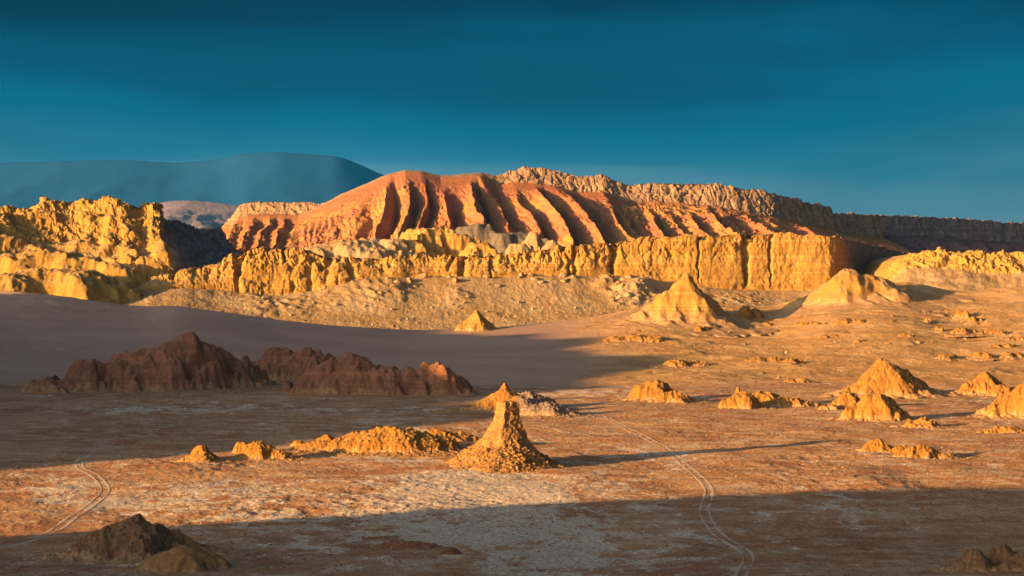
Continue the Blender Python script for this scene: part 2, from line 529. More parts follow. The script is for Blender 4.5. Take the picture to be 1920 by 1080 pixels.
def build_ground():
    inner = np.linspace(-16.6, 16.6, 1040)
    th = np.radians(np.concatenate([np.linspace(-38, -16.8, 50), inner, np.linspace(16.8, 38, 50)]))
    # rows follow the slant of the view so that each keeps about the same height in a picture
    py = np.concatenate([np.linspace(1700, 1100, 40), np.linspace(1097, 722, 430)])
    yy = np.concatenate([floor_d(py), np.linspace(float(floor_d(722)) + 1.6, 1230, 250), np.linspace(1236, 1700, 40)])
    Y, T = np.meshgrid(yy, th, indexing='ij')
    X = np.tan(T) * Y
    Z, t, p = base_height(X, Y)
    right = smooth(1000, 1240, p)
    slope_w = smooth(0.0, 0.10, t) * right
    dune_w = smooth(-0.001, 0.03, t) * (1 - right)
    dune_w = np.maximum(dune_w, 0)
    flat = 1 - np.maximum(slope_w, dune_w)
    near_track = np.zeros_like(X)
    for P in TRACK_P:
        Q = P[::8]
        for k in range(len(Q)):
            near_track = np.maximum(near_track, np.exp(-((X - Q[k, 0]) ** 2 + (Y - Q[k, 1]) ** 2) / 18.0))
    rough = (1 - 0.92 * near_track)
    Z = Z + flat * rough * (0.55 * fbm2(X / 26, Y / 26, 3) + 0.16 * rid2(X / 5.5, Y / 5.5, 3) * smooth(-0.1, 0.5, n2(X / 60 + 3, Y / 60)) + 0.12 * fbm2(X / 2.2, Y / 2.2, 3, 0.65))
    # hillside: soft swales with hard ledges and crumbs
    led = rid2(X / 46 + 0.3 * n2(X / 20, Y / 20), Y / 20, 3)
    Z = Z + slope_w * (2.0 * fbm2(X / 70 + 5, Y / 70, 3) + 0.75 * np.maximum(led - 0.75, 0) + 0.25 * fbm2(X / 5, Y / 5, 3) + 0.5 * np.maximum(rid2(X / 7, Y / 5, 2) - 0.9, 0) * smooth(0.0, 0.4, n2(X / 50, Y / 40 + 8)))
    Z = Z + dune_w * (0.8 * fbm2(X / 120, Y / 120, 2) + 0.10 * fbm2(X / 7, Y / 4, 2) + 0.5 * smooth(0.75, 1, t) * fbm2(X / 9, Y / 9, 3) * smooth(500, 100, p))
    # salt: thick in the middle of the near floor and in broken strips further off
    pyf = HORIZON + CAM_H * FPX / Y

    def blob(cx, cy, sx, sy, w):
        return w * np.exp(-(((p - cx) / sx) ** 2 + ((pyf - cy) / sy) ** 2))
    salt = 0.08 + blob(640, 985, 330, 60, .55) + blob(930, 960, 170, 90, .45) + blob(1000, 1060, 230, 60, .4) + blob(1330, 1010, 330, 70, .28) + blob(560, 920, 500, 28, .36) \
        + blob(1000, 905, 230, 26, .42) + blob(1180, 850, 150, 18, .5) + blob(800, 810, 160, 22, .4) + blob(1100, 738, 190, 10, .55) + blob(640, 768, 420, 9, .40) + blob(120, 920, 150, 40, .35) \
        + blob(1640, 862, 170, 16, .5) + blob(860, 900, 120, 20, .35) + blob(720, 858, 140, 12, .45) + blob(250, 770, 170, 10, .4)
    salt = 0.88 * salt + 0.34 * fbm2(X / 30, Y / 60, 4, 0.65) + 0.30 * fbm2(X / 7, Y / 11, 3, 0.7)
    Z0 = np.where(Y < 240, np.minimum(Z, 0), Z)
    V = np.stack([X, Y, Z0], -1).reshape(-1, 3)
    Q = grid_quads(*X.shape)
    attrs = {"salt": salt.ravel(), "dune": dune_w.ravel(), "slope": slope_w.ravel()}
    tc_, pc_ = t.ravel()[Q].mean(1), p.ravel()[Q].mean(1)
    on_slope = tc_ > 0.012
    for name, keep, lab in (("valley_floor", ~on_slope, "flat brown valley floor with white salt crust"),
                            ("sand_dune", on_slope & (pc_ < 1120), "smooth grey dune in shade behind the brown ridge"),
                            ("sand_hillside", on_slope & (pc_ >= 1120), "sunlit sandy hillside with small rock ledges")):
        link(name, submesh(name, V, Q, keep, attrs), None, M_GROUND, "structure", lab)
    return X, Y, Z0


GX, GY, GZ = build_ground()

# wide plain under and around everything, out to the horizon
a = np.linspace(-34000, 34000, 61)
PX, PY = np.meshgrid(a, a, indexing='xy')
me = mesh_np("desert_plain", np.stack([PX, PY, np.full_like(PX, -4.0)], -1).reshape(-1, 3), grid_quads(61, 61),
             {"salt": np.full(PX.size, .1), "dune": np.zeros(PX.size), "slope": np.full(PX.size, .5)})
link("desert_plain", me, None, M_GROUND, "structure", "wide desert plain reaching the horizon")


# tracks: pairs of pale wheel ruts
def track_material():
    t = NT("pale_track_dust", 0.95)
    n = t.noise(0.8, 6, 0.7)
    t.col(t.mix(t.rng(n, 0.35, 0.65), (0.48, 0.31, 0.18), (0.60, 0.43, 0.28)))
    t.bump(t.noise(2.0, 6, 0.7), 0.15)
    return t.m


M_TRACK = track_material()


def ground_surface(x, y):
    """height of the built ground sheet at points on the floor"""
    th = np.arctan2(x, y); ths = np.arctan2(GX[0], GY[0]); ys = GY[:, 0]
    j = np.clip(np.searchsorted(ths, th) - 1, 0, len(ths) - 2); i = np.clip(np.searchsorted(ys, y) - 1, 0, len(ys) - 2)
    fj = (th - ths[j]) / (ths[j + 1] - ths[j]); fi = (y - ys[i]) / (ys[i + 1] - ys[i])
    return (GZ[i, j] * (1 - fi) * (1 - fj) + GZ[i + 1, j] * fi * (1 - fj) + GZ[i, j + 1] * (1 - fi) * fj + GZ[i + 1, j + 1] * fi * fj)


for P, lab in zip(TRACK_P, ("pale vehicle track running past the tall rock pinnacle across the valley floor", "pale vehicle track looping on the floor beside the dark foreground mound")):
    seg = np.linalg.norm(np.diff(P, axis=0), axis=1); L = np.concatenate([[0], np.cumsum(seg)])
    s = np.arange(0, L[-1], 0.7)
    C = np.stack([np.interp(s, L, P[:, k]) for k in (0, 1)], -1)
    tg = np.gradient(C, axis=0); tg /= np.linalg.norm(tg, axis=1)[:, None]
    nn = np.stack([-tg[:, 1], tg[:, 0]], -1)
    root = link("dirt_track", None, None, None, "structure", lab)
    for side in (-1, 1):
        wv = 0.5 * np.clip(0.6 + 1.1 * fbm2(s / 9 + 40 * side, s * 0 + 3.3, 3), 0.06, 1.6)
        cen = side * (0.98 + 0.12 * n2(s / 14, s * 0 + 8.8))
        rows = []
        for k, e in enumerate((-1, -0.4, 0.4, 1)):
            jit = 0.16 * n2(s / 1.3 + 50 * k, s * 0 + side)
            rows.append(C + nn * (cen + e * wv + jit)[:, None])
        R = np.stack(rows, 1)
        z = ground_surface(R[..., 0], R[..., 1]) + np.array([0.0, 0.055, 0.055, 0.0])
        link("wheel_rut", mesh_np("wheel_rut", np.concatenate([R, z[..., None]], -1).reshape(-1, 3), grid_quads(len(s), 4)), root, M_TRACK)

# ------------------------------------------------------------------ hills beside and behind the camera (they throw the long shade)
SHADE_NEAR = tab([(-900, 60), (-500, 95), (-60, 92), (150, 88), (300, 84), (345, 76), (372, 62), (395, 40), (430, 12), (450, 0)])
SHADE_FAR = tab([(462, 0), (492, 20), (520, 42), (548, 58), (580, 66), (620, 70), (660, 68), (690, 76), (730, 86), (783, 95), (860, 98), (940, 94), (1000, 90), (1060, 84), (1100, 76), (1130, 52), (1165, 20), (1190, 0)])


def shade_hill(name, u0, u1, Hf, v0f, w, lab, knoll=False):
    u = np.linspace(u0, u1, 260); v = np.linspace(-1.6, 1.05, 120) * w
    U, Vv = np.meshgrid(u, v, indexing='ij')
    v0 = v0f(U)
    X = U * NDIR[0] + (v0 + Vv) * SDIR[0]; Y = U * NDIR[1] + (v0 + Vv) * SDIR[1]
    q = np.where(Vv > 0, 1 - Vv / w, 1 + Vv / (1.6 * w))
    H = 0.915 * (Hf(U) + 4 * n2(U / 30, U * 0) * smooth(0, 30, Hf(U))) * np.clip(q, 0, 1) ** 0.95
    H = H * (1 + 0.10 * fbm2(X / 60, Y / 60, 3))
    if knoll:
        r = np.hypot(X, Y + 12)
        H = np.maximum(H, 58 - 0.62 * np.maximum(r - 6, 0) + 0.8 * n2(X / 12, Y / 12))
        H = np.where(r < 14, np.minimum(H, 58.3), H)
    V = np.stack([X, Y, H - 1.5], -1).reshape(-1, 3)
    Q = grid_quads(*X.shape)
    link(name, mesh_np(name, V, Q), None, M_HILL, "structure", lab)


shade_hill("hill", -700, 450, SHADE_NEAR, lambda u: -100 + 0 * u, 165, "sandy ridge that carries the viewpoint and shades the near valley floor", True)
shade_hill("hill", 460, 1195, SHADE_FAR, lambda u: 0.332 * u - 222, 168, "sandy hill beside the dune that shades the brown ridge")


# ------------------------------------------------------------------ long rock faces: crest, cliff band, talus
def resample(px, step_table):
    return px


def normals(P):
    du = np.gradient(P, axis=1); dv = np.gradient(P, axis=0)
    n = np.cross(du, dv)
    n /= np.linalg.norm(n, axis=-1)[..., None] + 1e-9
    return n


def rock_face(px, crest, mid, foot, rows, face_disp, talus_disp, back=None):
    """crest, mid, foot: arrays (n,3) of world points; returns displaced rows, first `rows[0]` of them the plateau behind the crest"""
    nb, nf, nt = rows
    parts = []
    if nb:
        t = np.linspace(1, 0, nb, endpoint=False)[:, None, None] ** 1.5
        parts.append(crest[None] + t * (back[None] - crest[None]))
    t = np.linspace(0, 1, nf, endpoint=False)[:, None, None]
    parts.append(crest[None] + t * (mid[None] - crest[None]))
    t = np.linspace(0, 1, nt)[:, None, None]
    tal = mid[None] + t * (foot[None] - mid[None])
    parts.append(tal)
    P = np.concatenate(parts, 0)
    tz = np.concatenate([np.linspace(-1, 0, nb, endpoint=False) if nb else np.zeros(0), np.linspace(0, 1, nf, endpoint=False), np.linspace(1, 2, nt)])
    TZ = np.broadcast_to(tz[:, None], P.shape[:2])
    # outward horizontal direction of the smooth face
    N = normals(P)
    if N[nb + nf // 2, :, 1].mean() > 0:
        N = -N
    D = np.where(TZ <= 1, face_disp(P, np.clip(TZ, 0, 1), px) * smooth(-0.25, 0.0, TZ), 0)
    D2 = talus_disp(P, np.clip(TZ - 1, 0, 1), px)
    wgt = smooth(0.92, 1.12, TZ)
    D = D * (1 - wgt) + D2 * wgt
    Nh = N.copy()
    P = P + Nh * D[..., None]
    return P, TZ


def emit(name, P, TZ, nb, nf, mats, lab, part_names, attrs=None):
    root = link(name, None, None, None, "structure", lab)
    nr, nc = P.shape[:2]
    Q = grid_quads(nr, nc)
    row = (np.arange(len(Q)) // (nc - 1))
    V = P.reshape(-1, 3)
    for pn, m, lo, hi in ((part_names[0], mats[0], 0, nb + nf), (part_names[1], mats[1], nb + nf, nr)):
        keep = (row >= lo) & (row < hi)
        link(pn, submesh(pn, V, Q, keep), root, m)
    return root


def strata(z, w, k=1.0):
    return n2(z / w, z * 0 + 3.1 * k)


def blocks(P, s, seed=0.0, tall=1.0):
    w = .35 * n3(P[..., 0] / s * .8, P[..., 1] / s * .8, P[..., 2] / s * .8 + seed)
    f1, f2, val = cell3(P[..., 0] / s + seed + w, P[..., 1] / s, P[..., 2] / (s * tall) + w)
    return (val - 0.5) * 0.9 - 0.9 * np.exp(-((f2 - f1) / 0.09) ** 2) * 0.6


# ---- the red mountain
def mountain():
    px = np.linspace(560, 1660, 1150)
    cr = tab([(540, 3060, 415), (600, 3040, 386), (640, 3020, 364), (690, 3000, 343), (730, 2990, 325), (760, 2985, 318), (790, 2985, 320), (825, 2990, 329), (870, 2995, 326),
              (905, 3000, 324), (930, 3005, 329), (960, 3010, 318), (1000, 3010, 314), (1040, 3010, 318), (1085, 3015, 331), (1130, 3015, 328), (1155, 3020, 339), (1190, 3025, 346),
              (1230, 3025, 341), (1300, 3030, 341), (1340, 3030, 343), (1400, 3040, 352), (1450, 3060, 362), (1500, 3110, 376), (1555, 3170, 389), (1562, 3180, 400), (1660, 3330, 402)])
    crest = W(px, cr(px, 2) + 1.5 * n2(px / 9, px * 0) * smooth(900, 960, px), cr(px, 1))
    band = tab([(540, 2), (740, 4), (900, 6), (930, 18), (1000, 30), (1100, 30), (1200, 34), (1300, 42), (1400, 46), (1500, 42), (1560, 36), (1660, 46)])(px)   # cap-rock height in px
    mid = W(px, cr(px, 2) + band, cr(px, 1) - 10 - band * 0.35)
    fd = stab([(540, 2600), (700, 2560), (1000, 2560), (1300, 2600), (1420, 2660), (1500, 2760), (1660, 3060)], 30)(px)
    shift = stab([(540, -40), (640, -25), (740, 0), (860, 40), (1000, 75), (1300, 95), (1500, 130), (1660, 130)], 30)(px)
    foot = W(px + shift, 470, fd); foot[:, 2] = 30
    # gullies: where they start under the crest and where they end at the foot (photo columns along the crest)
    gul = np.array([480, 540, 574, 628, 646, 700, 738, 780, 802, 846, 896, 930, 972, 1018, 1078, 1096, 1142, 1160, 1214, 1240, 1284, 1334, 1356, 1402, 1440, 1496, 1528, 1590, 1640, 1700], float)
    amp = np.array([.1, .12, .15, .1, .2, .4, 1.15, .75, .85, .8, 1.2, .5, .9, 1.3, .8, .5, .75, .45, .8, .5, .7, .95, .6, 1.0, .8, .75, .6, .5, .5, .5])
    late = np.array([.3, .3, .25, .3, .2, .1, .0, .10, .03, .12, .0, .16, .08, .0, .05, .2, .1, .24, .06, .2, .1, .0, .16, .02, .08, .05, .1, .1, .1, .1])   # how far below the cap a gully begins

    def face(P, t, px):
        x, y, z = P[..., 0], P[..., 1], P[..., 2]
        w = smooth(900, 960, px)[None]
        col = rid3(x / 16, y / 16, z / 90, 4, 0.55)
        return w * (1.6 * (col - 0.9) + 1.4 * strata(z, 4.0) + 3.4 * blocks(P, 15.0, 0, 2.2) + 1.2 * blocks(P, 6.0, 2.0, 1.6) + 4 * fbm3(x / 50, y / 50, z / 80, 2)) + (1 - w) * 1.0 * fbm3(x / 25, y / 25, z / 25, 3)

    def talus(P, t, px):
        x, y, z = P[..., 0], P[..., 1], P[..., 2]
        q = np.broadcast_to(px[None], t.shape)
        q = q + 9 * n3(x / 120, y / 120, z / 90) * (0.3 + t) + 2.5 * n3(x / 26, y / 26, z / 20)
        q = q + 26 * n2(px[None] / 150 + 0 * t, 1.6 * t + 3.3) * smooth(0, .5, t) + 9 * n2(px[None] / 45 + 0 * t, 3.0 * t + 8.3) * smooth(0, .4, t)
        k = np.clip(np.searchsorted(gul, q) - 1, 0, len(gul) - 2)
        wd = gul[k + 1] - gul[k]
        f = (q - gul[k]) / wd
        A = (amp[k] * (1 - f) + amp[k + 1] * f)
        pk_ = 0.66
        rib = np.where(f < pk_, f / pk_, (1 - f) / (1 - pk_))           # 0 in the gully, 1 on the rib
        lt = late[k] * (1 - f) + late[k + 1] * f
        grow = smooth(0.0, 0.38, t + 0.03 - lt) * (1 - 0.35 * smooth(0.6, 1, t))
        D = 0.66 * A * np.minimum(wd, 66) * grow * (rib - 0.55)
        # finer gullies that branch from the ribs
        q2 = q + 10 * n3(x / 30, y / 30, z / 40)
        q2 = q2 + 11 * n2(q / 40, q * 0 + 1.7)
        fine = 1 - np.abs(2 * ((q2 / 15.0) % 1) - 1)
        D = D + 2.9 * smooth(0.03, 0.3, t) * (fine - 0.5) * (0.35 + 0.9 * smooth(-.2, .5, n3(x / 90 + 4, y / 90, z / 90))) + 1.1 * (rid3(x / 11, y / 11, z / 26, 4) - 0.8) * smooth(0.02, 0.2, t) + smooth(1080, 1200, q) * smooth(1480, 1400, q) * 3.0 * (rid3(x / 24, y / 24, z / 50, 4, .6) - .9)
        side = np.abs(f - pk_) * wd
        her = 1 - np.abs(2 * (((side + 46 * t + 5 * n3(x / 15, y / 15, z / 15)) / (10 + 3 * np.sin(k * 2.1))) % 1) - 1)
        D = D + 2.4 * (her - .5) * grow * smooth(.05, .3, rib) * smooth(1.0, .8, rib) * (.5 + A)
        ledge = smooth(1060, 1180, q) * 1.6 * blocks(P, 13.0, 3.0)
        return D + 0.7 * strata(z, 5.5) + ledge

    P, TZ = rock_face(px, crest, mid, foot, (8, 34, 150), face, talus, crest + np.array([0, 500, -40.0]))
    emit("mountain", P, TZ, 8, 34, (M_CAP, M_MOUNT), "big red fluted mountain with pale cap rock on its crest", ("cap_rock", "gullied_slope"))


mountain()


def side_mesas():
    # pale-capped mesa running off behind the mountain's sunlit end
    px = np.linspace(385, 660, 300)
    cr = tab([(380, 3480, 446), (412, 3480, 430), (436, 3470, 404), (450, 3460, 384), (470, 3450, 379), (520, 3440, 378), (600, 3420, 381), (660, 3400, 382)])
    crest = W(px, cr(px, 2) + 0.8 * n2(px / 6, px * 0 + 5), cr(px, 1))
    mid = W(px - 2, cr(px, 2) + 22 * smooth(405, 450, px) + 1, cr(px, 1) - 22)
    foot = W(px - 45, 470, 3020 + 0 * px); foot[:, 2] = 30

    def face(P, t, px):
        x, y, z = P[..., 0], P[..., 1], P[..., 2]
        return 2.6 * (rid3(x / 14, y / 14, z / 60, 3) - 0.9) + 1.5 * strata(z, 4) + 1.5 * blocks(P, 8)

    def talus(P, t, px):
        x, y, z = P[..., 0], P[..., 1], P[..., 2]
        q = px[None] + 10 * n3(x / 60, y / 60, z / 60) + 0 * t
        fine = 1 - np.abs(2 * ((q / 31.0) % 1) - 1)
        return smooth(0, .3, t) * (9 * (fine - 0.5) + 4 * (rid3(x / 20, y / 20, z / 60, 3) - 0.8))
    P, TZ = rock_face(px, crest, mid, foot, (6, 24, 60), face, talus, crest + np.array([0, 600, -30.0]))
    emit("mesa", P, TZ, 6, 24, (M_CAP, M_MOUNT), "flat topped orange mesa beside the mountain, between it and the ochre bluff", ("cap_rock", "gullied_slope"))
    # dark mesa turned away from the sun
    px = np.linspace(1545, 2060, 520)
    dd = np.interp(px, [1545, 1920, 2060], [3330, 3800, 4020])
    cy = tab([(1545, 399), (1562, 400), (1620, 403), (1700, 404), (1800, 410), (1860, 414), (1920, 419), (2060, 424)])(px)
    crest = W(px, cy + 0.7 * fbm2(px / 23, px * 0 + 9.3, 4, .7), dd)
    mid = W(px, cy + 38, dd - 22)
    foot = W(px + 55, 470, dd - 250); foot[:, 2] = 30

    def face2(P, t, px):
        x, y, z = P[..., 0], P[..., 1], P[..., 2]
        return 3.5 * (rid3(x / 18, y / 18, z / 70, 4) - 0.9) + 2.0 * strata(z, 4.5, 2) + 2.6 * blocks(P, 12)

    def talus2(P, t, px):
        x, y, z = P[..., 0], P[..., 1], P[..., 2]
        q = px[None] + 14 * n3(x / 60, y / 60, z / 60) + 0 * t
        fine = 1 - np.abs(2 * ((q / 43.0) % 1) - 1)
        return smooth(0, .3, t) * (11 * (fine - 0.5) + 4 * (rid3(x / 20, y / 20, z / 60, 3) - 0.8)) + 1.5 * strata(z, 6)
    P, TZ = rock_face(px, crest, mid, foot, (6, 40, 60), face2, talus2, crest + np.array([0, 600, -30.0]))
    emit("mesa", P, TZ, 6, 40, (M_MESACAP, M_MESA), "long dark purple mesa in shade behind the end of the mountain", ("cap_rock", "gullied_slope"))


side_mesas()


# ---- the yellow cliff in front of the mountain
def front_cliff():
    px = np.concatenate([np.linspace(60, 1566, 1380), np.linspace(1567, 1582, 40), np.linspace(1583, 1720, 90)])
    top = tab([(60, 545), (170, 541), (250, 527), (330, 510), (400, 494), (440, 474), (480, 462), (520, 461), (560, 470), (600, 481), (680, 484), (760, 480), (840, 478), (900, 479), (980, 475),
               (1050, 462), (1100, 459), (1140, 455), (1180, 451), (1215, 444), (1250, 445), (1300, 441), (1350, 443), (1390, 436), (1420, 439), (1470, 436), (1520, 440), (1566, 444), (1580, 446), (1720, 480)])
    bot = stab([(60, 556), (170, 556), (250, 549), (330, 540), (450, 545), (520, 556), (580, 548), (650, 532), (720, 520), (900, 518), (1000, 516), (1100, 517), (1180, 520), (1230, 528), (1300, 536), (1360, 541), (1450, 546),
               (1520, 544), (1566, 530), (1600, 510), (1720, 500)], 14)
    dc = stab([(60, 1370), (330, 1390), (600, 1415), (800, 1432), (1000, 1446), (1200, 1460), (1400, 1474), (1566, 1486), (1582, 1510), (1720, 1740)], 8)(px)
    jut = (6 * n2(px / 170, px * 0 + 2.3) + 2.5 * n2(px / 60, px * 0 + 5.3) * smooth(1250, 1000, px)) * smooth(1560, 1500, px)
    crest = W(px, top(px) + 3.5 * n2(px / 46, px * 0 + 6.1) * smooth(1560, 1500, px) + 2.4 * n2(px / 11, px * 0 + 1) + 1.6 * n2(px / 4, px * 0 + 7), dc + jut)
    lean = stab([(60, 16), (500, 18), (800, 12), (1100, 8), (1566, 5), (1720, 10)], 40)(px)
    mid = W(px, bot(px) + 3.0 * n2(px / 95, px * 0 + 4.4) + 1.6 * n2(px / 24, px * 0 + 2.4), dc + jut - lean)
    fo = stab([(60, 1270), (250, 1280), (450, 1300), (700, 1320), (1000, 1340), (1300, 1370), (1566, 1400), (1720, 1640)], 30)(px)
    foot = W(px, 560, fo); foot[:, 2] = stab([(60, 12), (450, 6), (900, 3), (1200, 8), (1720, 20)], 60)(px)
    cracks = np.array([[1150, 9], [1402, 9], [1446, 4], [1312, 3]])

    def face(P, t, px):
        x, y, z = P[..., 0], P[..., 1], P[..., 2]
        rough = tab([(60, 1.0), (900, 1.0), (1050, .8), (1150, .6), (1250, .38), (1400, .22), (1540, .25), (1566, .5), (1720, .5)])(px)[None]
        top_rough = 0.45 + (0.75 + 1.3 * smooth(1100, 1300, px)[None]) * smooth(0.6, 0.2, t + .1 * n2(px[None] / 40, t * 0 + 2.2))
        col = rid3(x / 9, y / 9, z / 15, 5, 0.6) - 0.95
        D = rough * top_rough * (0.95 * col + 1.7 * blocks(P, 7.5, 0, 1.7) + 0.8 * blocks(P, 3.0, 5.0, 1.3)) + 0.42 * strata(z + 0.05 * x, 1.5) + 0.5 * strata(z + 0.05 * x, 3.8, 2) + 0.45 * fbm3(x / 4, y / 4, z / 4, 4, .6)
        D = D + 1.7 * fbm3(x / 19, y / 19, z / 17, 4, .55)
        calm = smooth(-.35, .3, n3(x / 40, y / 40, z / 25 + 3))
        D = D * (0.55 + 0.6 * calm)
        r_ = np.random.default_rng(5)
        for _ in range(46):
            c = r_.uniform(180, 1270); w = r_.uniform(2.0, 7.0); dp = r_.uniform(1.2, 4.2); t0, t1 = sorted(r_.uniform(-.3, 1.2, 2)); sl = r_.normal(0, 9)
            bend = 5 * n3(x * 0 + c, z / 7, z * 0)
            D = D - dp * np.exp(-(((px[None] + bend + sl * t - c) / w) ** 2)) * smooth(t0 - .1, t0 + .1, t) * smooth(t1 + .15, t1 - .1, t)
        # a hard bed near the foot of the wall and an overhang above it
        D = D + 1.3 * np.exp(-((t - .80 - .06 * n2(px[None] / 60, t * 0)) / .07) ** 2) * smooth(1250, 1000, px)[None]
        wob = 5 * n3(x * 0 + 7, z / 9, px[None] / 300 + z * 0) + 1.5 * n3(x * 0 + 2, z / 2.5, px[None] / 90 + z * 0)
        for c, w in cracks:
            D = D - (2.2 + w * 0.4) * np.exp(-(((px[None] + wob - c) / (w * (1.25 - 0.9 * t) * (.75 + .5 * n2(t * 9, t * 0 + c)))) ** 2)) * smooth(1.0, 0.8, t)
        return D - 2.0 * smooth(0.62, 0.95, t) * rough

    def talus(P, t, px):
        x, y, z = P[..., 0], P[..., 1], P[..., 2]
        rub = np.maximum(n3(x / 4.5, y / 4.5, z / 4.5), 0)
        D = 0.9 * fbm3(x / 24, y / 24, z / 24, 3) + 0.22 * rid3(x / 5, y / 9, z / 12, 3) + 0.7 * rub * smooth(-0.1, 0.35, n3(x / 45, y / 45, z / 20 + 6)) + 0.16 * fbm3(x / 2.4, y / 2.4, z / 2.4, 2)
        # heaps of debris under the cliff
        for cx, cy, sx, st, h in ((1185, .25, 40, .30, 9), (1130, .16, 16, .10, 6), (700, .2, 70, .25, 4), (860, .35, 22, .12, 2.5), (1250, .45, 24, .2, 4), (1375, .4, 60, .3, 3.0), (520, .3, 60, .3, 4)):
            D = D + h * np.exp(-((px[None] - cx) / sx) ** 2 - ((t - cy) / st) ** 2) * (0.8 + 0.5 * n3(x / 6, y / 6, z / 6))
        return D - 2.5 * (np.sin(np.clip(t, 0, 1) * np.pi) ** 1) * smooth(300, 700, px)[None]

    nb, nf, nt = 14, 74, 88
    P, TZ = rock_face(px, crest, mid, foot, (nb, nf, nt), face, talus, crest + np.array([0, 420, -14.0]))
    root = link("cliff", None, None, None, "structure", "long bright yellow cliff below the red mountain, with a pale talus apron")
    nr, nc = P.shape[:2]
    Q = grid_quads(nr, nc); row = np.arange(len(Q)) // (nc - 1); colq = np.arange(len(Q)) % (nc - 1)
    V = P.reshape(-1, 3); side = px[colq] > 1576
    link("rock_wall", submesh("rock_wall", V, Q, (row < nb + nf) & ~side), root, M_CLIFF)
    link("talus_slope", submesh("talus_slope", V, Q, (row >= nb + nf) & ~side), root, M_TALUS)
    link("scree_flank", submesh("scree_flank", V, Q, side), root, M_FLANK)
    return P[nb + nf:], px


TALUS, TALUS_PX = front_cliff()


def end_cliff():
    px = np.linspace(1636, 2080, 450)
    top = tab([(1636, 552), (1655, 530), (1668, 508), (1690, 486), (1720, 474), (1760, 469), (1800, 471), (1850, 473), (1920, 474), (2080, 474)])
    bot = tab([(1636, 556), (1655, 536), (1680, 518), (1700, 503), (1760, 502), (1820, 508), (1870, 515), (1920, 512), (2080, 510)])
    dc = stab([(1636, 1460), (1680, 1445), (1800, 1425), (2080, 1400)], 20)(px)
    crest = W(px, top(px) + 1.2 * n2(px / 9, px * 0 + 1), dc)
    mid = W(px, bot(px) + 2 * n2(px / 20, px * 0 + 4), dc - 18)
    foot = W(px, 560, dc - 110); foot[:, 2] = 14

    def face(P, t, px):
        x, y, z = P[..., 0], P[..., 1], P[..., 2]
        return 2.4 * (rid3(x / 10, y / 10, z / 16, 4, 0.6) - 0.9) + 1.3 * blocks(P, 4.5) + 2.5 * fbm3(x / 22, y / 22, z / 40, 3)

    def talus(P, t, px):
        x, y, z = P[..., 0], P[..., 1], P[..., 2]
        return 1.2 * fbm3(x / 18, y / 18, z / 18, 3) + 0.35 * rid3(x / 7, y / 9, z / 14, 3) + 0.4 * np.maximum(n3(x / 3, y / 3, z / 3), 0)
    P, TZ = rock_face(px, crest, mid, foot, (10, 46, 50), face, talus, crest + np.array([0, 300, -10.0]))
    emit("cliff", P, TZ, 10, 46, (M_BLUFF, M_TALUS), "low rounded golden cliff standing behind the crest of the sandy hillside, below the dark mesa", ("rock_wall", "talus_slope"))


end_cliff()


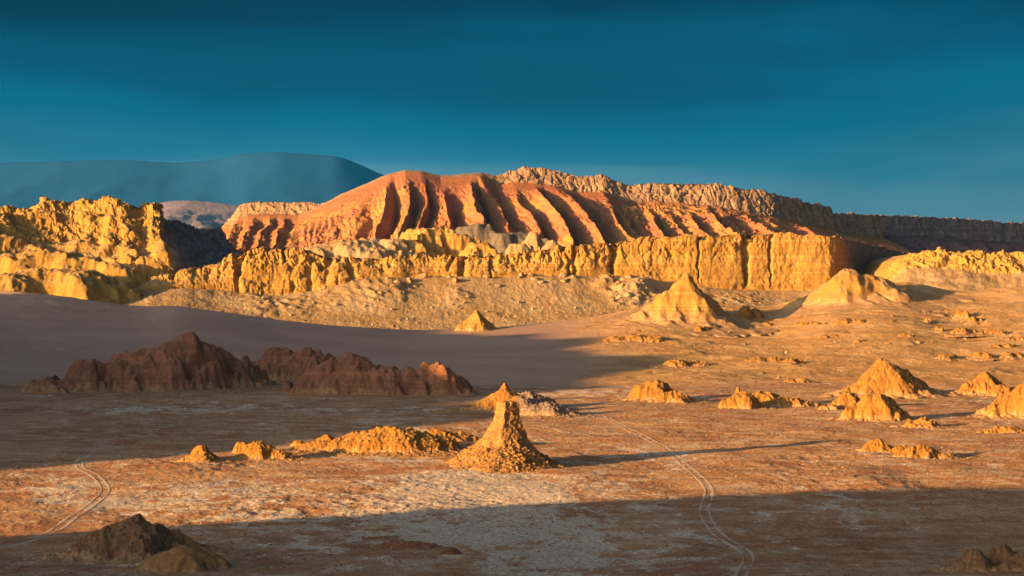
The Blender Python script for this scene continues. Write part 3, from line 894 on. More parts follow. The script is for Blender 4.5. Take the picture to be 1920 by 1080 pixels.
def left_bluff():
    px = np.concatenate([np.linspace(-120, 300, 420), np.linspace(301, 450, 170)])
    top = tab([(-120, 402), (0, 391), (14, 389), (30, 397), (70, 384), (82, 377), (140, 379), (185, 373), (205, 371), (235, 379), (262, 386), (272, 379), (290, 377), (302, 381), (306, 405),
               (318, 415), (332, 410), (338, 418), (345, 420), (362, 425), (380, 427), (398, 429), (410, 430), (420, 445), (436, 462), (450, 470)])
    bot = tab([(-120, 440), (0, 436), (50, 446), (90, 452), (150, 452), (220, 462), (262, 466), (290, 455), (306, 436), (340, 442), (380, 448), (410, 455), (436, 475), (450, 480)])
    dc = tab([(-120, 1560), (60, 1590), (200, 1600), (285, 1590), (300, 1596), (310, 1640), (350, 1720), (400, 1800), (450, 1880)])(px)
    jut = (14 * n2(px / 75, px * 0 + 6.4) + 5 * n2(px / 31, px * 0 + 1.4)) * smooth(300, 260, px)
    crest = W(px, top(px) + 1.5 * n2(px / 7, px * 0 + 3) + 1.5 * n2(px / 3, px * 0 + 3) * smooth(295, 310, px), dc + jut)
    mid = W(px, bot(px) + 4 * n2(px / 22, px * 0 + 2), dc + jut - 42)
    fpx = px + smooth(250, 310, px) * 55
    fd = tab([(-120, 1440), (200, 1470), (290, 1480), (310, 1490), (450, 1600)])(px)
    foot = W(fpx, 530, fd); foot[:, 2] = 22

    def face(P, t, px):
        x, y, z = P[..., 0], P[..., 1], P[..., 2]
        col = rid3(x / 14, y / 14, z / 30, 4, 0.55) - 0.9
        step = 9 * (smooth(0.30, 0.42, t) - smooth(0.0, 0.9, t)) * smooth(310, 280, px)[None]
        return 1.9 * col + 2.0 * blocks(P, 8) + 5 * fbm3(x / 30, y / 30, z / 70, 3) + step + 1.0 * blocks(P, 3, 4) + .5 * fbm3(x / 4, y / 4, z / 4, 3, .6)

    def talus(P, t, px):
        x, y, z = P[..., 0], P[..., 1], P[..., 2]
        big = 6 * rid3(x / 44, y / 44, z / 60, 3) - 5
        scree = smooth(300, 320, px)[None]
        return big * (1 - scree) + 1.6 * fbm3(x / 12, y / 12, z / 12, 4, 0.6) + (0.6 + 1.5 * scree) * blocks(P, 4.2) + scree * 2.5 * (rid3(x / 16, y / 16, z / 10, 3) - 0.7)
    nb, nf, nt = 10, 60, 60
    P, TZ = rock_face(px, crest, mid, foot, (nb, nf, nt), face, talus, crest + np.array([-60, 300, -6.0]))
    root = link("bluff", None, None, None, "structure", "jagged ochre bluff with a rock tower at its end and a grey scree slope in shade")
    nr, nc = P.shape[:2]
    Q = grid_quads(nr, nc); row = np.arange(len(Q)) // (nc - 1); colq = np.arange(len(Q)) % (nc - 1)
    V = P.reshape(-1, 3); sh = px[colq] > 303
    link("rock_wall", submesh("rock_wall", V, Q, (row < nb + nf) & ~sh), root, M_BLUFF)
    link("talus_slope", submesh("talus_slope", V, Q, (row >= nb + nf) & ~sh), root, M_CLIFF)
    link("scree_slope", submesh("scree_slope", V, Q, sh), root, M_SCREE)


left_bluff()


# ------------------------------------------------------------------ mounds: free-standing rock heaps as height patches
def patch(name, peaks, mat, mpp, disp, label=None, cat=None, group=None, kind=None, parent=None, zfloor=None, warp=0.10, pad=1.9, split=None, apron=0.42, pyr=.7, lowk=.26):
    """peaks: (x, y, z0, H, rx, ry, rot, power, flat) -> one mesh of everything that rises above its own base"""
    x0 = min(p[0] - max(p[4], p[5]) * pad for p in peaks); x1 = max(p[0] + max(p[4], p[5]) * pad for p in peaks)
    y0 = min(p[1] - max(p[4], p[5]) * pad for p in peaks); y1 = max(p[1] + max(p[4], p[5]) * pad for p in peaks)
    nx, ny = int((x1 - x0) / mpp) + 2, int((y1 - y0) / mpp) + 2
    X, Y = np.meshgrid(np.linspace(x0, x1, nx), np.linspace(y0, y1, ny), indexing='xy')
    H = np.zeros(X.shape); HA = np.full(X.shape, -3.0)
    for (cx, cy, z0, h, rx, ry, rot, pw, flat) in peaks:
        ca, sa = math.cos(rot), math.sin(rot)
        dx, dy = X - cx, Y - cy
        a, b = (dx * ca + dy * sa) / rx, (-dx * sa + dy * ca) / ry
        a2, b2 = a * .951 + b * .309, -a * .309 + b * .951      # weathered to a rounded pyramid
        r = (1 - pyr) * np.sqrt(a * a + b * b) + pyr * (np.abs(a2) + np.abs(b2)) / 1.2
        R = max(rx, ry)
        r = r * (1 + warp * 2.2 * fbm2(X / (R * .55) + cx, Y / (R * .55), 3))
        s = np.clip((1 - r) / (1 - flat), 0, 1)
        H = H + (h * s ** pw) ** 5
        HA = np.maximum(HA, np.where(r < 1.75, apron * h * np.clip(1 - r / 1.75, 0, 1) ** 1.7, -(r - 1.75) * h * .4))
    H = H ** 0.2
    H = np.where(HA >= 0, np.maximum(H, HA) + 0.35 * np.minimum(H, HA), np.maximum(HA, -3.0))
    top = max(p[3] for p in peaks)
    low = np.clip(smooth(lowk * top, .06 * top, H) + .9 * fbm2(X / 2.2, Y / 2.2, 3) * smooth(.5 * top, .1 * top, H), 0, 1) * (0.9 if zfloor is None else 0)
    lowd = {'low': low.ravel()}
    H = H + disp(X, Y, H) * smooth(-0.02 * top, 0.12 * top, H)
    gz = ground_z(X, Y) if zfloor is None else zfloor
    Z = H + gz
    V = np.stack([X, Y, Z], -1).reshape(-1, 3)
    Q = grid_quads(ny, nx)
    keep = (H.ravel()[Q] > -0.8).any(1)
    cx, cy = (x0 + x1) / 2, (y0 + y1) / 2
    base = np.array([cx, cy, float(ground_z(cx, cy)) if zfloor is None else zfloor])
    if split is None and cat == 'rock mound':
        split = (lambda X, Y, H: (H < .24 * top) * 1.0, 'rock_crown', 'debris_apron', mat)
    if split is None:
        o = link(name, submesh(name, V, Q, keep, lowd, base), parent, mat, kind, label, cat, group)
        o.location = base
        return o, (X, Y, Z, H)
    root = link(name, None, parent, None, kind, label, cat, group)
    root.location = base
    sel = split[0](X, Y, H).ravel()[Q].mean(1) > 0.5
    for pn, m, k in ((split[1], mat, ~sel), (split[2], split[3], sel)):
        if (keep & k).any():
            link(pn, submesh(pn, V, Q, keep & k, lowd, base), root, m)
    return root, (X, Y, Z, H)


def pk(px, py_base, py_top, half_px, depth=0.8, rot=0.0, pw=1.0, flat=0.0, back=0.0):
    """a peak whose foot shows at row py_base (front edge) and top at py_top"""
    P = hit(px, py_base)
    rx = half_px * P[1] / FPX
    ry = rx * depth
    cy = P[1] + ry * (0.75 - back)
    k = cy / P[1]
    x = (px - 960) / FPX * cy
    z0 = float(ground_z(x, cy))
    ztop = float(W(px, py_top, cy)[2])
    return (x, cy, z0, max(ztop - z0, 0.4), rx * k, ry, rot, pw, flat)


def gully(s, a, o=4):
    return lambda X, Y, H: .6 * a * (rid2(X / s, Y / s, o, 0.55) - 0.85) + .6 * a * broken(X, Y, s * .45)


def broken(X, Y, s):
    f1, f2, val = cell3(X / s + .3 * n2(X / s, Y / s), Y / s, 0 * X + .5)
    return (val - .5) - .5 * np.exp(-((f2 - f1) / .1) ** 2)


def clods(s, a, b=0.0, bs=10.0):
    def f(X, Y, H):
        return .7 * b * broken(X, Y, bs * .7) + .35 * b * broken(X + 40, Y, bs * .33) + a * np.maximum(n2(X / s, Y / s) + 0.5 * n2(X / s * 2.1 + 9, Y / s * 2.1), -0.2) + b * .6 * (rid2(X / bs, Y / bs, 3) - 0.8)
    return f


# stones strewn over a heap: many small faceted lumps in one mesh
def stone_proto(seed, sub=1):
    phi = (1 + 5 ** .5) / 2
    v = np.array([(-1, phi, 0), (1, phi, 0), (-1, -phi, 0), (1, -phi, 0), (0, -1, phi), (0, 1, phi), (0, -1, -phi), (0, 1, -phi), (phi, 0, -1), (phi, 0, 1), (-phi, 0, -1), (-phi, 0, 1)], float)
    f = np.array([(0, 11, 5), (0, 5, 1), (0, 1, 7), (0, 7, 10), (0, 10, 11), (1, 5, 9), (5, 11, 4), (11, 10, 2), (10, 7, 6), (7, 1, 8), (3, 9, 4), (3, 4, 2), (3, 2, 6), (3, 6, 8), (3, 8, 9), (4, 9, 5), (2, 4, 11), (6, 2, 10), (8, 6, 7), (9, 8, 1)])
    v /= np.linalg.norm(v[0])
    r = np.random.default_rng(seed)
    for _ in range(sub):
        e = {}
        vl = list(v); nf = []

        def mid(a, b):
            k = (min(a, b), max(a, b))
            if k not in e:
                m = (vl[a] + vl[b]) / 2; vl.append(m / np.linalg.norm(m)); e[k] = len(vl) - 1
            return e[k]
        for a, b, c in f:
            ab, bc, ca_ = mid(a, b), mid(b, c), mid(c, a)
            nf += [(a, ab, ca_), (b, bc, ab), (c, ca_, bc), (ab, bc, ca_)]
        v, f = np.array(vl), np.array(nf)
    # flatten against a few random planes for a broken look
    for _ in range(7):
        n = r.normal(size=3); n /= np.linalg.norm(n); d = r.uniform(.5, .85)
        s = v @ n
        v = v - np.where(s > d, s - d, 0)[:, None] * n
    v = v * (1 + 0.1 * r.normal(size=(len(v), 1)))
    return v * np.array([1.15, 0.95, 0.8]), f


PROTO = [stone_proto(i, 0) for i in range(6)]
PROTO_BIG = [stone_proto(20 + i, 1) for i in range(6)]


def rubble(parent, pts, smin, smax, mat, off, name="rubble"):
    VV, FF, n = [], [], 0
    for p in pts:
        v, f = PROTO[RNG.integers(6)]
        s = smin * (smax / smin) ** (RNG.random() ** 2.2)
        a = RNG.random() * 6.28; c, sn = math.cos(a), math.sin(a)
        w = v * s
        w = np.stack([w[:, 0] * c - w[:, 1] * sn, w[:, 0] * sn + w[:, 1] * c, w[:, 2]], -1)
        VV.append(w + p - off); FF.append(f + n); n += len(v)
    me = mesh_np(name, np.concatenate(VV), np.concatenate(FF), None, False)
    return link(name, me, parent, mat, "stuff")


def strew(grid, n, sel):
    X, Y, Z, H = grid
    k = np.argwhere(sel(X, Y, H))
    k = k[RNG.integers(0, len(k), n)]
    dx = X[0, 1] - X[0, 0]
    return np.stack([X[k[:, 0], k[:, 1]] + RNG.uniform(-.5, .5, n) * dx, Y[k[:, 0], k[:, 1]] + RNG.uniform(-.5, .5, n) * dx, Z[k[:, 0], k[:, 1]]], -1)


# ---- brown ridge in the shade of the dune
def brown(X, Y, H):
    wx, wy = X + 5 * n2(X / 18, Y / 18), Y + 5 * n2(X / 18 + 7, Y / 18)
    return -3.4 * np.maximum(rid2(wx / 19, wy / 19, 3, 0.55) - .55, 0) * smooth(0, 6, H) + 0.9 * fbm2(X / 9, Y / 9, 3) - 1.1 * np.maximum(rid2(X / 6.5, Y / 6.5, 3) - 0.75, 0) + .8 * broken(X, Y, 6) * smooth(11, 5, H)


patch("rock_ridge", [pk(356, 733, 624, 92, .6, 0, .62, .08), pk(300, 735, 646, 100, .6, 0, .6, .12), pk(228, 735, 662, 92, .55, 0, .55, .15), pk(165, 736, 676, 76, .5, 0, .55, .2), pk(105, 738, 698, 66, .5, 0, .7, .1),
                     pk(405, 730, 650, 84, .6, 0, .7, .08), pk(452, 724, 664, 62, .6, 0, .6, .1)], M_BROWN, 0.42, brown,
      "reddish brown gullied ridge in shade, its highest summit rounded, in front of the grey dune", "rock ridge", apron=.15)
patch("rock_ridge", [pk(522, 716, 652, 62, .6, 0, .5, .15, -.6), pk(582, 718, 650, 72, .6, 0, .5, .2, -.5), pk(655, 740, 664, 95, .5, 0, .45, .15), pk(720, 742, 682, 100, .45, 0, .4, .2), pk(640, 741, 692, 85, .5, 0, .5, .15),
                     pk(820, 742, 672, 66, .5, 0, .5, .06), pk(775, 742, 686, 75, .45, 0, .4, .15), pk(850, 742, 702, 46, .5, 0, .8, .05)], M_BROWN, 0.42, brown,
      "dark brown steep-fronted ridge with several humps, between the taller brown ridge and the small cone", "rock ridge", apron=.15)

# ---- tall pinnacle in the middle of the floor
def pinnacle():
    P = hit(948, 884)
    ry = 13.0
    cy = P[1] + 13.5
    cx = (950 - 960) / FPX * cy
    k = cy / FPX
    ztop = float(W(950, 754, cy)[2])
    nz, nth = 150, 200
    zz = np.linspace(-1.2, ztop, nz)
    th = np.linspace(0, 2 * np.pi, nth, endpoint=False)
    Zg, Tg = np.meshgrid(zz, th, indexing='ij')
    h = Zg / ztop
    # silhouettes: left and right half-widths in photo pixels at each height, and the centre line
    lf = tab([(-.07, 124), (0, 116), (.08, 98), (.16, 84), (.25, 68), (.34, 54), (.44, 42), (.55, 33), (.62, 27), (.70, 22.5), (.80, 20), (.90, 18), (.97, 17), (1, 16)])
    rt = tab([(-.07, 112), (0, 104), (.08, 82), (.16, 68), (.25, 52), (.34, 42), (.44, 37), (.55, 31), (.62, 26), (.70, 22), (.80, 19.5), (.90, 18), (.97, 17.5), (1, 17)])
    c = np.cos(Tg)
    r = np.where(c < 0, lf(h), rt(h)) * k
    r_d = 0.5 * (lf(h) + rt(h)) * k * 0.95
    rr = 1 / np.sqrt((c / r) ** 2 + (np.sin(Tg) / r_d) ** 2)
    sq = 0.35 + 0.65 * smooth(.4, .7, h)                                  # the stack itself is squarish
    ta = Tg + math.radians(60)
    rr = rr * (1 + .9 * sq * (1 / np.maximum(np.maximum(np.abs(np.cos(ta)), np.abs(np.sin(ta))), .73) - 1.12))
    X, Y = np.cos(Tg) * rr, np.sin(Tg) * rr
    lowm = smooth(.55, .3, h)
    D = lowm * (0.9 * (rid3(X / 5, Y / 5, Zg / 8, 3) - .8) + 0.75 * np.maximum(n3(X / 1.3, Y / 1.3, Zg / 1.3), -.1) + .5 * n3(X / .6, Y / .6, Zg / .6))
    D = D + (1 - lowm) * (0.3 * (rid3(X / 2.0, Y / 2.0, Zg / 2.4, 4) - .8) + 0.16 * n3(X / .8, Y / .8, Zg / .5))
    f = 1 + D / np.maximum(rr, 1.0)
    X, Y = X * f, Y * f
    lean = tab([(0, 0), (.6, 0), (1, 2)])(h) * k
    Zt = Zg + np.where(h > .96, 0.4 * n2(X * 1.1, Y * 1.1), 0)
    V = np.stack([X + lean, Y, Zt], -1).reshape(-1, 3)
    i = np.arange(nz * nth).reshape(nz, nth); j = np.roll(i, -1, 1)
    Q = np.stack([i[:-1], j[:-1], j[1:], i[1:]], -1).reshape(-1, 4)
    # cap
    topc = len(V)
    ring = V[i[-1]]
    inner = np.array([ring.mean(0) + (ring - ring.mean(0)) * .55 + (0, 0, .25), ring.mean(0) + (ring - ring.mean(0)) * .05 + (0, 0, .3)]).reshape(-1, 3)
    V = np.concatenate([V, inner])
    a, b = topc + np.arange(nth), topc + nth + np.arange(nth)
    Q = np.concatenate([Q, np.stack([i[-1], np.roll(i[-1], -1), np.roll(a, -1), a], -1), np.stack([a, np.roll(a, -1), np.roll(b, -1), b], -1)])
    hq = V[Q, 2].mean(1) / ztop
    root = link("rock_pinnacle", None, None, None, None, "tall chimney-like rock pinnacle on a flared rubble cone, alone on the valley floor", "rock pinnacle")
    root.location = (cx, cy, 0)
    link("rock_stack", submesh("rock_stack", V, Q, hq > .47), root, M_PILLAR, None, "steep dark-sided stack rising from the cone")
    link("debris_cone", submesh("debris_cone", V, Q, hq <= .47), root, M_RUBBLE)
    body = V[: nz * nth].reshape(nz, nth, 3)
    n = 2600
    ii = (RNG.random(n) ** 1.3 * nz * .36).astype(int); jj = RNG.integers(0, nth, n)
    rubble(root, body[ii, jj], .16, .75, M_RUBBLE, np.zeros(3))
    return cx, cy


PIN = pinnacle()

# ---- heaps around the pinnacle
o, g = patch("rock_mound", [pk(735, 851, 807, 120, .42, 0, .55, .25), pk(672, 846, 815, 60, .5, 0, .6, .2), pk(820, 834, 810, 80, .4, 0, .6, .25, -.4), pk(865, 832, 815, 42, .5, 0, .7, .2, -.3)], M_OCHRE, 0.22, clods(1.1, .55, .6, 5),
             "long low ochre mound with a rubble-strewn flank, beside the tall pinnacle", "rock mound")
rubble(o, strew(g, 1100, lambda X, Y, H: (H > -.2) & (H < 4.2) & (Y < g[1].mean())), .18, .62, M_RUBBLE, np.array(o.location))
o, g = patch("rock_mound", [pk(378, 869, 846, 46, .7, 0, .9, .05), pk(376, 864, 838, 19, .8, 0, .45, .4, -.5)], M_OCHRE, 0.16, clods(.9, .3, .3, 3), "small knob-topped ochre mound at the end of the row beside the pinnacle", "rock mound")
rubble(o, strew(g, 160, lambda X, Y, H: (H > -.2) & (H < 2)), .12, .4, M_RUBBLE, np.array(o.location))
o, g = patch("rock_mound", [pk(482, 862, 832, 38, .6, 0, .5, .3), pk(455, 852, 831, 20, .8, 0, .45, .4, -.3), pk(520, 862, 846, 40, .5, 0, .8, .2)], M_OCHRE, 0.16, clods(.9, .4, .4, 3), "small double-humped orange rock mound second in the row beside the pinnacle", "rock mound")
rubble(o, strew(g, 180, lambda X, Y, H: (H > -.2) & (H < 3)), .12, .45, M_RUBBLE, np.array(o.location))
o, g = patch("rock_mound", [pk(600, 846, 828, 60, .45, 0, .8, .2), pk(558, 838, 826, 14, .8, 0, .6, .3), pk(612, 838, 818, 26, .6, 0, .7, .2)], M_OCHRE, 0.18, clods(.8, .3, .3, 3), "low crumbling brown rise between the orange mound and the long rubble mound", "rock mound")
rubble(o, strew(g, 120, lambda X, Y, H: H > -.1), .12, .4, M_RUBBLE, np.array(o.location))

o, g = patch("rock_mound", [pk(946, 772, 732, 75, .6, 0, 1.0, .0), pk(946, 757, 722, 26, .8, 0, 1.0, .05, -.8), pk(990, 765, 738, 52, .6, 0, .7, .15), pk(1025, 781, 757, 58, .5, 0, .6, .2), pk(975, 775, 745, 50, .5, 0, .8, .1)], M_OCHRE, 0.24,
             clods(1.2, .45, .3, 6), "pointed orange cone with dark rubble flanks just behind the tall pinnacle", "rock mound",
             split=(lambda X, Y, H: (X > (968 - 960) / FPX * Y) & (H > 0.2), "cone", "rubble_flank", M_DARKRUB))
rubble(o, strew(g, 700, lambda X, Y, H: (H > -.1) & (X > (965 - 960) / FPX * Y)), .2, .7, M_DARKRUB, np.array(o.location), "loose_rubble")

# ---- mounds on the sunny side of the floor
OG = clods(1.3, .35, .9, 5)


def mound(peaks, lab, mpp=.25, mat=None, disp=None, rub=150, group=None, split=None):
    o, g = patch("rock_mound", peaks, mat or M_OCHRE, mpp, disp or OG, lab, "rock mound", group, split=split)
    if rub:
        rubble(o, strew(g, rub, lambda X, Y, H: (H > -.2) & (H < g[3].max() * .5)), .14, .5, M_RUBBLE, np.array(o.location))
    return o, g


mound([pk(1226, 752, 718, 44, .7, 0, .42, .35), pk(1262, 756, 735, 42, .6, 0, .7, .15), pk(1205, 752, 735, 28, .7, 0, .8, .1)], "blocky round-topped golden rock mound with a lower shoulder, standing alone near the dune's foot")
mound([pk(1392, 768, 736, 42, .6, 0, .6, .1), pk(1430, 762, 738, 50, .5, 0, .5, .3, -.4), pk(1480, 764, 747, 60, .4, 0, .7, .3, -.4), pk(1384, 762, 732, 10, .9, 0, .7, .2, -.6)], "crescent golden rock mound with a notched broken end and a long tail", rub=260)
mound([pk(1665, 746, 684, 92, .7, 0, 1.0, .06), pk(1650, 744, 690, 60, .7, 0, .9, .08), pk(1685, 744, 700, 70, .7, 0, 1.2, .03)], "tall cone-shaped orange rock peak with a flat tip and one shaded flank", disp=gully(11, 1.7), mpp=.3)
mound([pk(1590, 768, 740, 34, .6, 0, .5, .3, -.3), pk(1640, 790, 744, 60, .6, 0, .55, .25), pk(1672, 790, 764, 40, .6, 0, .6, .2), pk(1558, 770, 758, 26, .6, 0, .8, .2)], "double-topped yellow rock mound below the tall orange cone", mpp=.28, rub=200)
mound([pk(1730, 802, 785, 42, .5, 0, .8, .15)], "small smooth ochre hump at the end of the pinnacle's shadow", mpp=.22, rub=40)
mound([pk(1848, 742, 702, 46, .7, 0, .75, .12), pk(1880, 744, 724, 34, .6, 0, .7, .2), pk(1820, 742, 728, 40, .6, 0, 1.0, .1)], "knobbly orange rock mound with a small knob on top, beside the tall orange cone", rub=160)
mound([pk(1925, 786, 726, 66, .7, 0, .7, .12), pk(1880, 782, 748, 36, .6, 0, .7, .15), pk(1865, 780, 765, 40, .6, 0, .9, .1)], "large craggy orange rock mound below the knobbly mound", mpp=.3, disp=gully(8, 1.5), rub=200)
mound([pk(1648, 849, 827, 42, .5, 0, .8, .1), pk(1690, 852, 838, 36, .5, 0, .8, .2)], "low pointed ochre hump ringed with white salt", mpp=.2, rub=120)
mound([pk(1725, 860, 838, 52, .5, 0, .7, .15), pk(1765, 860, 850, 44, .5, 0, .9, .15)], "low salt-dusted ochre hump beside the pointed hump", mpp=.2, rub=120)
mound([pk(1890, 812, 800, 60, .4, 0, .8, .2)], "faint low sandy swell in front of the craggy orange mound", mpp=.3, rub=0)

# ---- dark mounds of the near floor
o, g = patch("rock_mound", [pk(250, 1052, 978, 112, .75, 0, .85, .05), pk(190, 1052, 1000, 70, .7, 0, .8, .1), pk(310, 1045, 995, 95, .6, 0, 1.1, .02), pk(160, 1045, 1018, 36, .7, 0, .7, .2)], M_DOME, 0.16, lambda X, Y, H: .9 * (rid2(X / 5, Y / 3.4, 4) - .8) + .2 * n2(X / .7, Y / .7),
             "dark olive brown mound with a ribbed face and pale crest, in the shaded foreground", "rock mound")
rubble(o, strew(g, 500, lambda X, Y, H: (H > -.2) & (X < -62)), .1, .42, M_DARKRUB, np.array(o.location))
o, g = patch("rock_mound", [pk(345, 1074, 1027, 82, .8, 0, .52, .05), pk(400, 1070, 1050, 40, .6, 0, .9, .05)], M_SMOOTHDOME, 0.15, lambda X, Y, H: .18 * fbm2(X / 2, Y / 2, 3), "smooth dome-shaped olive brown mound in front of the ribbed dark mound", "rock mound", pyr=.15)
rubble(o, strew(g, 120, lambda X, Y, H: (H > -.2) & (H < .8)), .06, .22, M_DARKRUB, np.array(o.location))
o, g = patch("rock_mound", [pk(1830, 1072, 1032, 48, .7, 0, .8, .1), pk(1880, 1065, 1028, 50, .6, 0, .6, .2), pk(1925, 1075, 1040, 60, .6, 0, .7, .1)], M_DOME, 0.17, clods(1.0, .3, .6, 4), "dark crumbly mound in the shaded foreground beyond the end of the wheel track", "rock mound")
rubble(o, strew(g, 200, lambda X, Y, H: H > -.2), .1, .35, M_DARKRUB, np.array(o.location))
o, g = patch("rock_mound", [pk(760, 1030, 1016, 70, .25, 0, .7, .3), pk(845, 1042, 1028, 24, .5, 0, .8, .2)], M_BROWN, 0.16, clods(.8, .3, .2, 3), "low dark brown clod ridge on the salt crust of the near floor", "rock mound")

# ---- peaks and ledges of the sandy hillside
SAND = lambda X, Y, H: smooth(1.5, 13, H) * (1.0 * (rid2(X / 11, Y / 11, 4) - .8) + .8 * fbm2(X / 22, Y / 22, 3) + .6 * broken(X, Y, 5))
patch("rock_peak", [pk(1287, 612, 517, 104, .8, 0, 1.55, .03), pk(1250, 606, 560, 90, .7, 0, 1.5, .0), pk(1330, 606, 572, 70, .7, 0, 1.3, .0)], M_CLIFF, .5, SAND, "sharp yellow peak with a dark flank on the crest of the sandy hillside", "rock peak", apron=.25, pyr=.55, lowk=.36, warp=.16)
patch("rock_peak", [pk(1588, 572, 510, 104, .7, 0, 1.3, .06), pk(1545, 572, 535, 90, .7, 0, 1.3, .05), pk(1640, 566, 522, 100, .6, 0, 1.1, .12)], M_CLIFF, .5, SAND, "broad yellow summit on the sandy hillside crest below the cliff's end", "rock peak", apron=.25, pyr=.4, lowk=.4, warp=.18)
patch("rock_peak", [pk(893, 622, 583, 36, .8, 0, 1.0, .04)], M_CLIFF, .3, lambda X, Y, H: .3 * (rid2(X / 5, Y / 5, 3) - .8), "small yellow pyramid standing on the dune's crest before the talus", "rock peak", apron=.15)


def ledge(px, py, w, h, lab, group=None):
    pts = []
    n = max(2, int(w / 26))
    for k in range(n):
        f = (k + .5) / n
        pts.append(pk(px - w / 2 + w * f, py + RNG.uniform(-2, 2), py - h * RNG.uniform(.7, 1.1), w / n * .8, .9, 0, .5, .35))
    patch("rock_ledge", pts, M_OCHRE, .3, clods(1.6, .35, .9, 5), lab, "rock ledge", group)


ledge(1280, 607, 105, 13, "long orange rock ledge below the sharp yellow peak")
ledge(1408, 600, 42, 22, "blocky orange rock ledge with a shaded end, between the two yellow summits")
ledge(1192, 641, 100, 12, "thin dark orange rock ledge at the edge of the dune's shadow")
ledge(1594, 611, 56, 15, "rounded orange rock ledge with a dark cleft below the broad yellow summit")
ledge(1290, 686, 72, 9, "low yellow rock ledge on the lower hillside above the blocky golden mound")
ledge(1452, 684, 96, 12, "scalloped yellow rock ledge on the lower hillside above the crescent mound")
O1, O2, O3, O4 = "small orange outcrop just below the crest between the yellow summits", "small orange outcrop in the row below the broad yellow summit", "small ochre outcrop on the slope above the tall orange cone", "rough golden outcrop high on the slope above the knobbly mound"
for (px, py, w, h, lab) in ((1318, 622, 26, 9, "single orange outcrop below the long orange ledge"), (1540, 612, 30, 5, O1), (1430, 610, 34, 6, O1), (1508, 610, 34, 6, O1), (1655, 606, 44, 7, O2), (1678, 597, 18, 6, O2), (1640, 610, 24, 6, O2), (1740, 602, 10, 5, O2),
                            (1762, 619, 14, 7, "small dark-sided outcrop at the end of the row below the broad summit"), (1806, 596, 22, 16, "upright dark-faced outcrop high on the hillside"), (1830, 602, 24, 7, O4), (1815, 626, 50, 9, O4), (1865, 626, 36, 8, O4), (1905, 640, 30, 9, O4),
                            (1880, 655, 40, 10, O4), (1555, 636, 34, 6, "low yellow outcrop between the rounded ledge and the tall cone"), (1612, 641, 16, 5, O3), (1668, 648, 14, 6, O3), (1700, 632, 26, 5, O3), (1778, 672, 30, 8, "flat yellow outcrop between the tall cone and the knobbly mound"),
                            (1842, 672, 32, 12, "humped golden outcrop just above the knobbly mound"), (1900, 670, 34, 8, "crumbly golden outcrop beside the humped one above the knobbly mound"), (1495, 716, 40, 8, "low sandy outcrop behind the tail of the crescent mound")):
    ledge(px, py, w, h, lab, "rock outcrops on the hillside")

# ---- upper bluffs between the cliff and the mountain
def upper(px, py_base, py_top, half, d, depth=.7, pw=.8, flat=.1):
    rx = half * d / FPX
    zb, zt = float(W(px, py_base, d)[2]), float(W(px, py_top, d)[2])
    return ((px - 960) / FPX * d, d, zb, zt - zb + 14, rx, rx * depth, 0, pw, flat)


Z_UP = float(W(700, 481, 1640)[2]) - 14
UP = dict(zfloor=Z_UP, apron=0.0, pyr=.25, warp=.2)
patch("bluff", [upper(660, 481, 451, 110, 1650, .6, .5, .25), upper(595, 481, 464, 80, 1640, .6, .5, .25), upper(730, 481, 449, 66, 1660, .6, .5, .3)], M_TALUS, 0.8, clods(4, 1.3, .7, 14), "rounded tan rubble hill on top of the yellow cliff", None, None, "structure", **UP)
patch("bluff", [upper(800, 481, 430, 62, 1690, .5, .3, .5), upper(850, 481, 440, 50, 1690, .5, .3, .5), upper(765, 481, 450, 64, 1670, .6, .4, .3), upper(900, 481, 456, 50, 1670, .5, .4, .3)], M_CLIFF, 0.7, clods(4, 1.2, 1.0, 12), "bright yellow block of a bluff on top of the cliff, before the mountain's foot", None, None, "structure", **UP)
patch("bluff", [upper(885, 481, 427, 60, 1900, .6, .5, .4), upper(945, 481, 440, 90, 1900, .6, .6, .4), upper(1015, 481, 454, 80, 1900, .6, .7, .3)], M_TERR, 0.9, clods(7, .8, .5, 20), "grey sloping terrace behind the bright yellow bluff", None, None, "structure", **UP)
patch("bluff", [upper(1000, 481, 437, 30, 1850, .6, .5, .2), upper(1036, 481, 452, 34, 1830, .6, .6, .2), upper(970, 481, 458, 36, 1800, .6, .4, .4)], M_TALUS, 0.7, clods(4, 1.0, .8, 12), "small pale hummock on the grey terrace before the mountain's foot", None, None, "structure", **UP)
# rounded foothills at the foot of the ochre bluff
ZF = 12.0


def fh(px, py_top, half, d, depth=.6, pw=.5, flat=.3):
    rx = half * d / FPX
    return ((px - 960) / FPX * d, d, ZF, float(W(px, py_top, d)[2]) - ZF, rx, rx * depth, 0, pw, flat)


patch("foothill", [fh(110, 476, 140, 1400), fh(30, 484, 110, 1390), fh(190, 490, 90, 1390), fh(-60, 480, 120, 1400), fh(230, 505, 70, 1380), fh(130, 508, 150, 1350, .5, .5, .4), fh(0, 514, 150, 1340, .5, .5, .4)], M_BLUFF, 0.9,
      lambda X, Y, H: -1.8 * np.maximum(rid2(X / 24, Y / 40, 3, .5) - .7, 0) + 1.5 * fbm2(X / 7, Y / 7, 4, .65) + 1.2 * broken(X, Y, 8), "smooth rounded yellow foothills below the jagged ochre bluff", None, None, "structure", zfloor=ZF, apron=0)
patch("foothill", [fh(265, 488, 60, 1420, .6, .5, .2), fh(300, 499, 60, 1420, .6, .5, .2), fh(240, 480, 45, 1440, .6, .5, .2)], M_CLIFF, 0.7, clods(4, 1.6, 1.6, 12), "blocky orange debris hill below the bluff's rock tower", None, None, "structure", zfloor=ZF, apron=0)

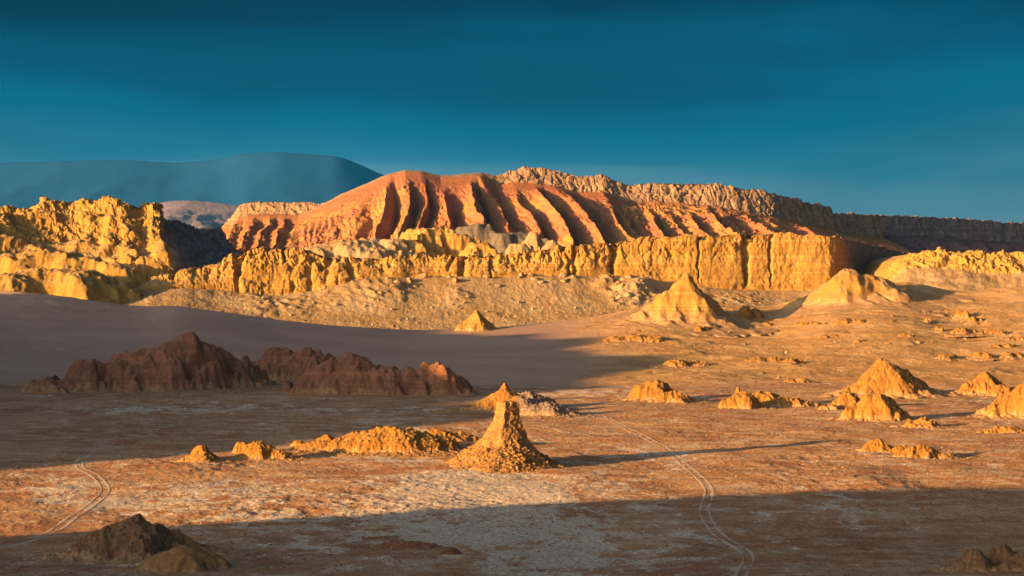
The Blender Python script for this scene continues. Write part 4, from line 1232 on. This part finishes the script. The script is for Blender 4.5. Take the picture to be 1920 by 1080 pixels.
# ---- boulders on the talus and about the floor
BM = [mesh_np("boulder", v, f, None, False) for v, f in PROTO_BIG]
for m in BM:
    m.materials.append(M_TALUS)
BD = [mesh_np("boulder", v, f, None, False) for v, f in PROTO_BIG]
for m in BD:
    m.materials.append(M_DARKRUB)


def boulder(p, s, lab, grp, pool):
    o = link("boulder", pool[RNG.integers(6)], None, None, None, lab, "boulder", grp)
    o.location = (p[0], p[1], p[2] + s * .25)
    o.scale = (s * RNG.uniform(.8, 1.3), s * RNG.uniform(.8, 1.3), s * RNG.uniform(.7, 1.1))
    o.rotation_euler = (RNG.uniform(-.4, .4), RNG.uniform(-.4, .4), RNG.uniform(0, 6.28))


spots = [(1185, 30, .55, 40, 1.0, "pale boulder in the debris heap between the cliff and the sharp yellow peak"), (1140, 14, .25, 12, 1.3, "large pale boulder high on the talus, against the foot of the yellow cliff"),
         (860, 16, .55, 16, .9, "pale boulder in the small cluster on the talus above the yellow pyramid"), (680, 60, .35, 24, .9, "tan boulder on the upper talus below the rubble hill"),
         (1340, 40, .75, 34, 1.0, "whitish boulder at the talus foot behind the dark flank of the sharp peak"), (960, 200, .6, 40, .8, "scattered tan boulder on the smooth middle of the talus"),
         (520, 90, .4, 20, .8, "tan boulder on the talus below the cliff's crumbling low end"), (1450, 60, .6, 16, 1.0, "pale boulder on the talus below the smooth tall cliff wall"), (900, 160, .07, 26, 1.9, "big fallen block lying right against the foot of the yellow cliff")]
nt = TALUS.shape[0]
for cx, sx, tt, n, s, lab in spots:
    for k in range(n):
        q = RNG.normal(cx, sx)
        c = int(np.argmin(np.abs(TALUS_PX - q))); r = int(np.clip(RNG.normal(tt, min(.16, tt)) * nt, 2, nt - 2))
        boulder(TALUS[r, c], s * (.6 + 1.3 * RNG.random() ** 2), lab, "boulders on the talus: " + lab, BM)
for k in range(60):
    q, py = RNG.uniform(1150, 1910), RNG.uniform(585, 715)
    P = hit(q, py)
    boulder(P, .35 + .8 * RNG.random() ** 3, "small loose boulder lying on the sandy hillside", "boulders on the hillside", BM)

# ---- loose stones and salt clods strewn over the near floor, far too many to count
q, py = RNG.uniform(-60, 1980, 16000), RNG.uniform(800, 1085, 16000)
P = W(q, py, floor_d(py))
ok = fbm2(P[:, 0] / 22, P[:, 1] / 40, 3) + .25 * RNG.random(len(P)) > .16
P = P[ok]
P[:, 2] = ground_surface(P[:, 0], P[:, 1])
rubble(None, P, .10, .42, M_CLOD, np.zeros(3), "stones")["label"] = "loose stones and clods strewn over the near valley floor"

# ------------------------------------------------------------------ far country
def far_range(name, rows, d, depth, mat, lab, amp):
    a_ = np.array(rows, float)
    px = np.linspace(a_[0, 0], a_[-1, 0], 260)
    py = stab(rows, 14)(px) + 0.9 * fbm2(px / 60, px * 0 + 2.7, 3, .5)
    crest = W(px, py, d)
    t = np.linspace(0, 1, 50)
    rowsP = []
    for s in t:                       # towards the camera
        q = crest.copy(); q[:, 1] -= s * depth; q[:, 0] *= q[:, 1] / d
        q[:, 2] = -4 + (crest[:, 2] + 4) * (1 - s) ** 1.25
        rowsP.append(q)
    bk = crest.copy(); bk[:, 1] += depth; bk[:, 2] = -4
    P = np.stack([bk] + rowsP, 0)
    P[1:, :, 2] += amp * (rid2(P[1:, :, 0] / (depth * .25), P[1:, :, 1] / (depth * .6), 4) - .8) * np.sin(np.clip(t, .0, 1) * np.pi)[:, None] * 1.0
    link(name, mesh_np(name, P.reshape(-1, 3), grid_quads(*P.shape[:2])), None, mat, "structure", lab)


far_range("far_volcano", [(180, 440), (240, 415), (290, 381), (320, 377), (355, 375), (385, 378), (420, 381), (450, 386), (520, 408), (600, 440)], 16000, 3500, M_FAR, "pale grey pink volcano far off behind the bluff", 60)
far_range("far_range", [(-500, 330), (-200, 312), (0, 306), (120, 302), (220, 300), (330, 306), (400, 300), (460, 288), (520, 285), (600, 291), (640, 293), (680, 310), (720, 330), (800, 352), (960, 385), (1200, 415), (1500, 440)], 26000, 6000, M_FARHAZE, "far mountain range under the storm cloud, distance haze painted in as blue", 25)
# ------------------------------------------------------------------ dusty air over the whole basin
hx, hz0, hz1 = 35000.0, -6.0, 1700.0
hv = np.array([(x, y, z) for z in (hz0, hz1) for y in (-hx, hx) for x in (-hx, hx)])
hf = np.array([(0, 2, 3, 1), (4, 5, 7, 6), (0, 1, 5, 4), (2, 6, 7, 3), (0, 4, 6, 2), (1, 3, 7, 5)])
hm = bpy.data.materials.new("dusty_air")
hm.use_nodes = True
hn = hm.node_tree.nodes
hn.remove(hn["Principled BSDF"])
pv = hn.new('ShaderNodeVolumePrincipled')
pv.inputs['Color'].default_value = (0.02, 0.36, 0.80, 1)
pv.inputs['Density'].default_value = 7.0e-6
hm.node_tree.links.new(pv.outputs[0], hn["Material Output"].inputs['Volume'])
link("haze", mesh_np("haze", hv, hf, None, False), None, hm, "stuff", "thin blue haze over the desert basin")
print("script seconds", round(time.time() - T0, 1))
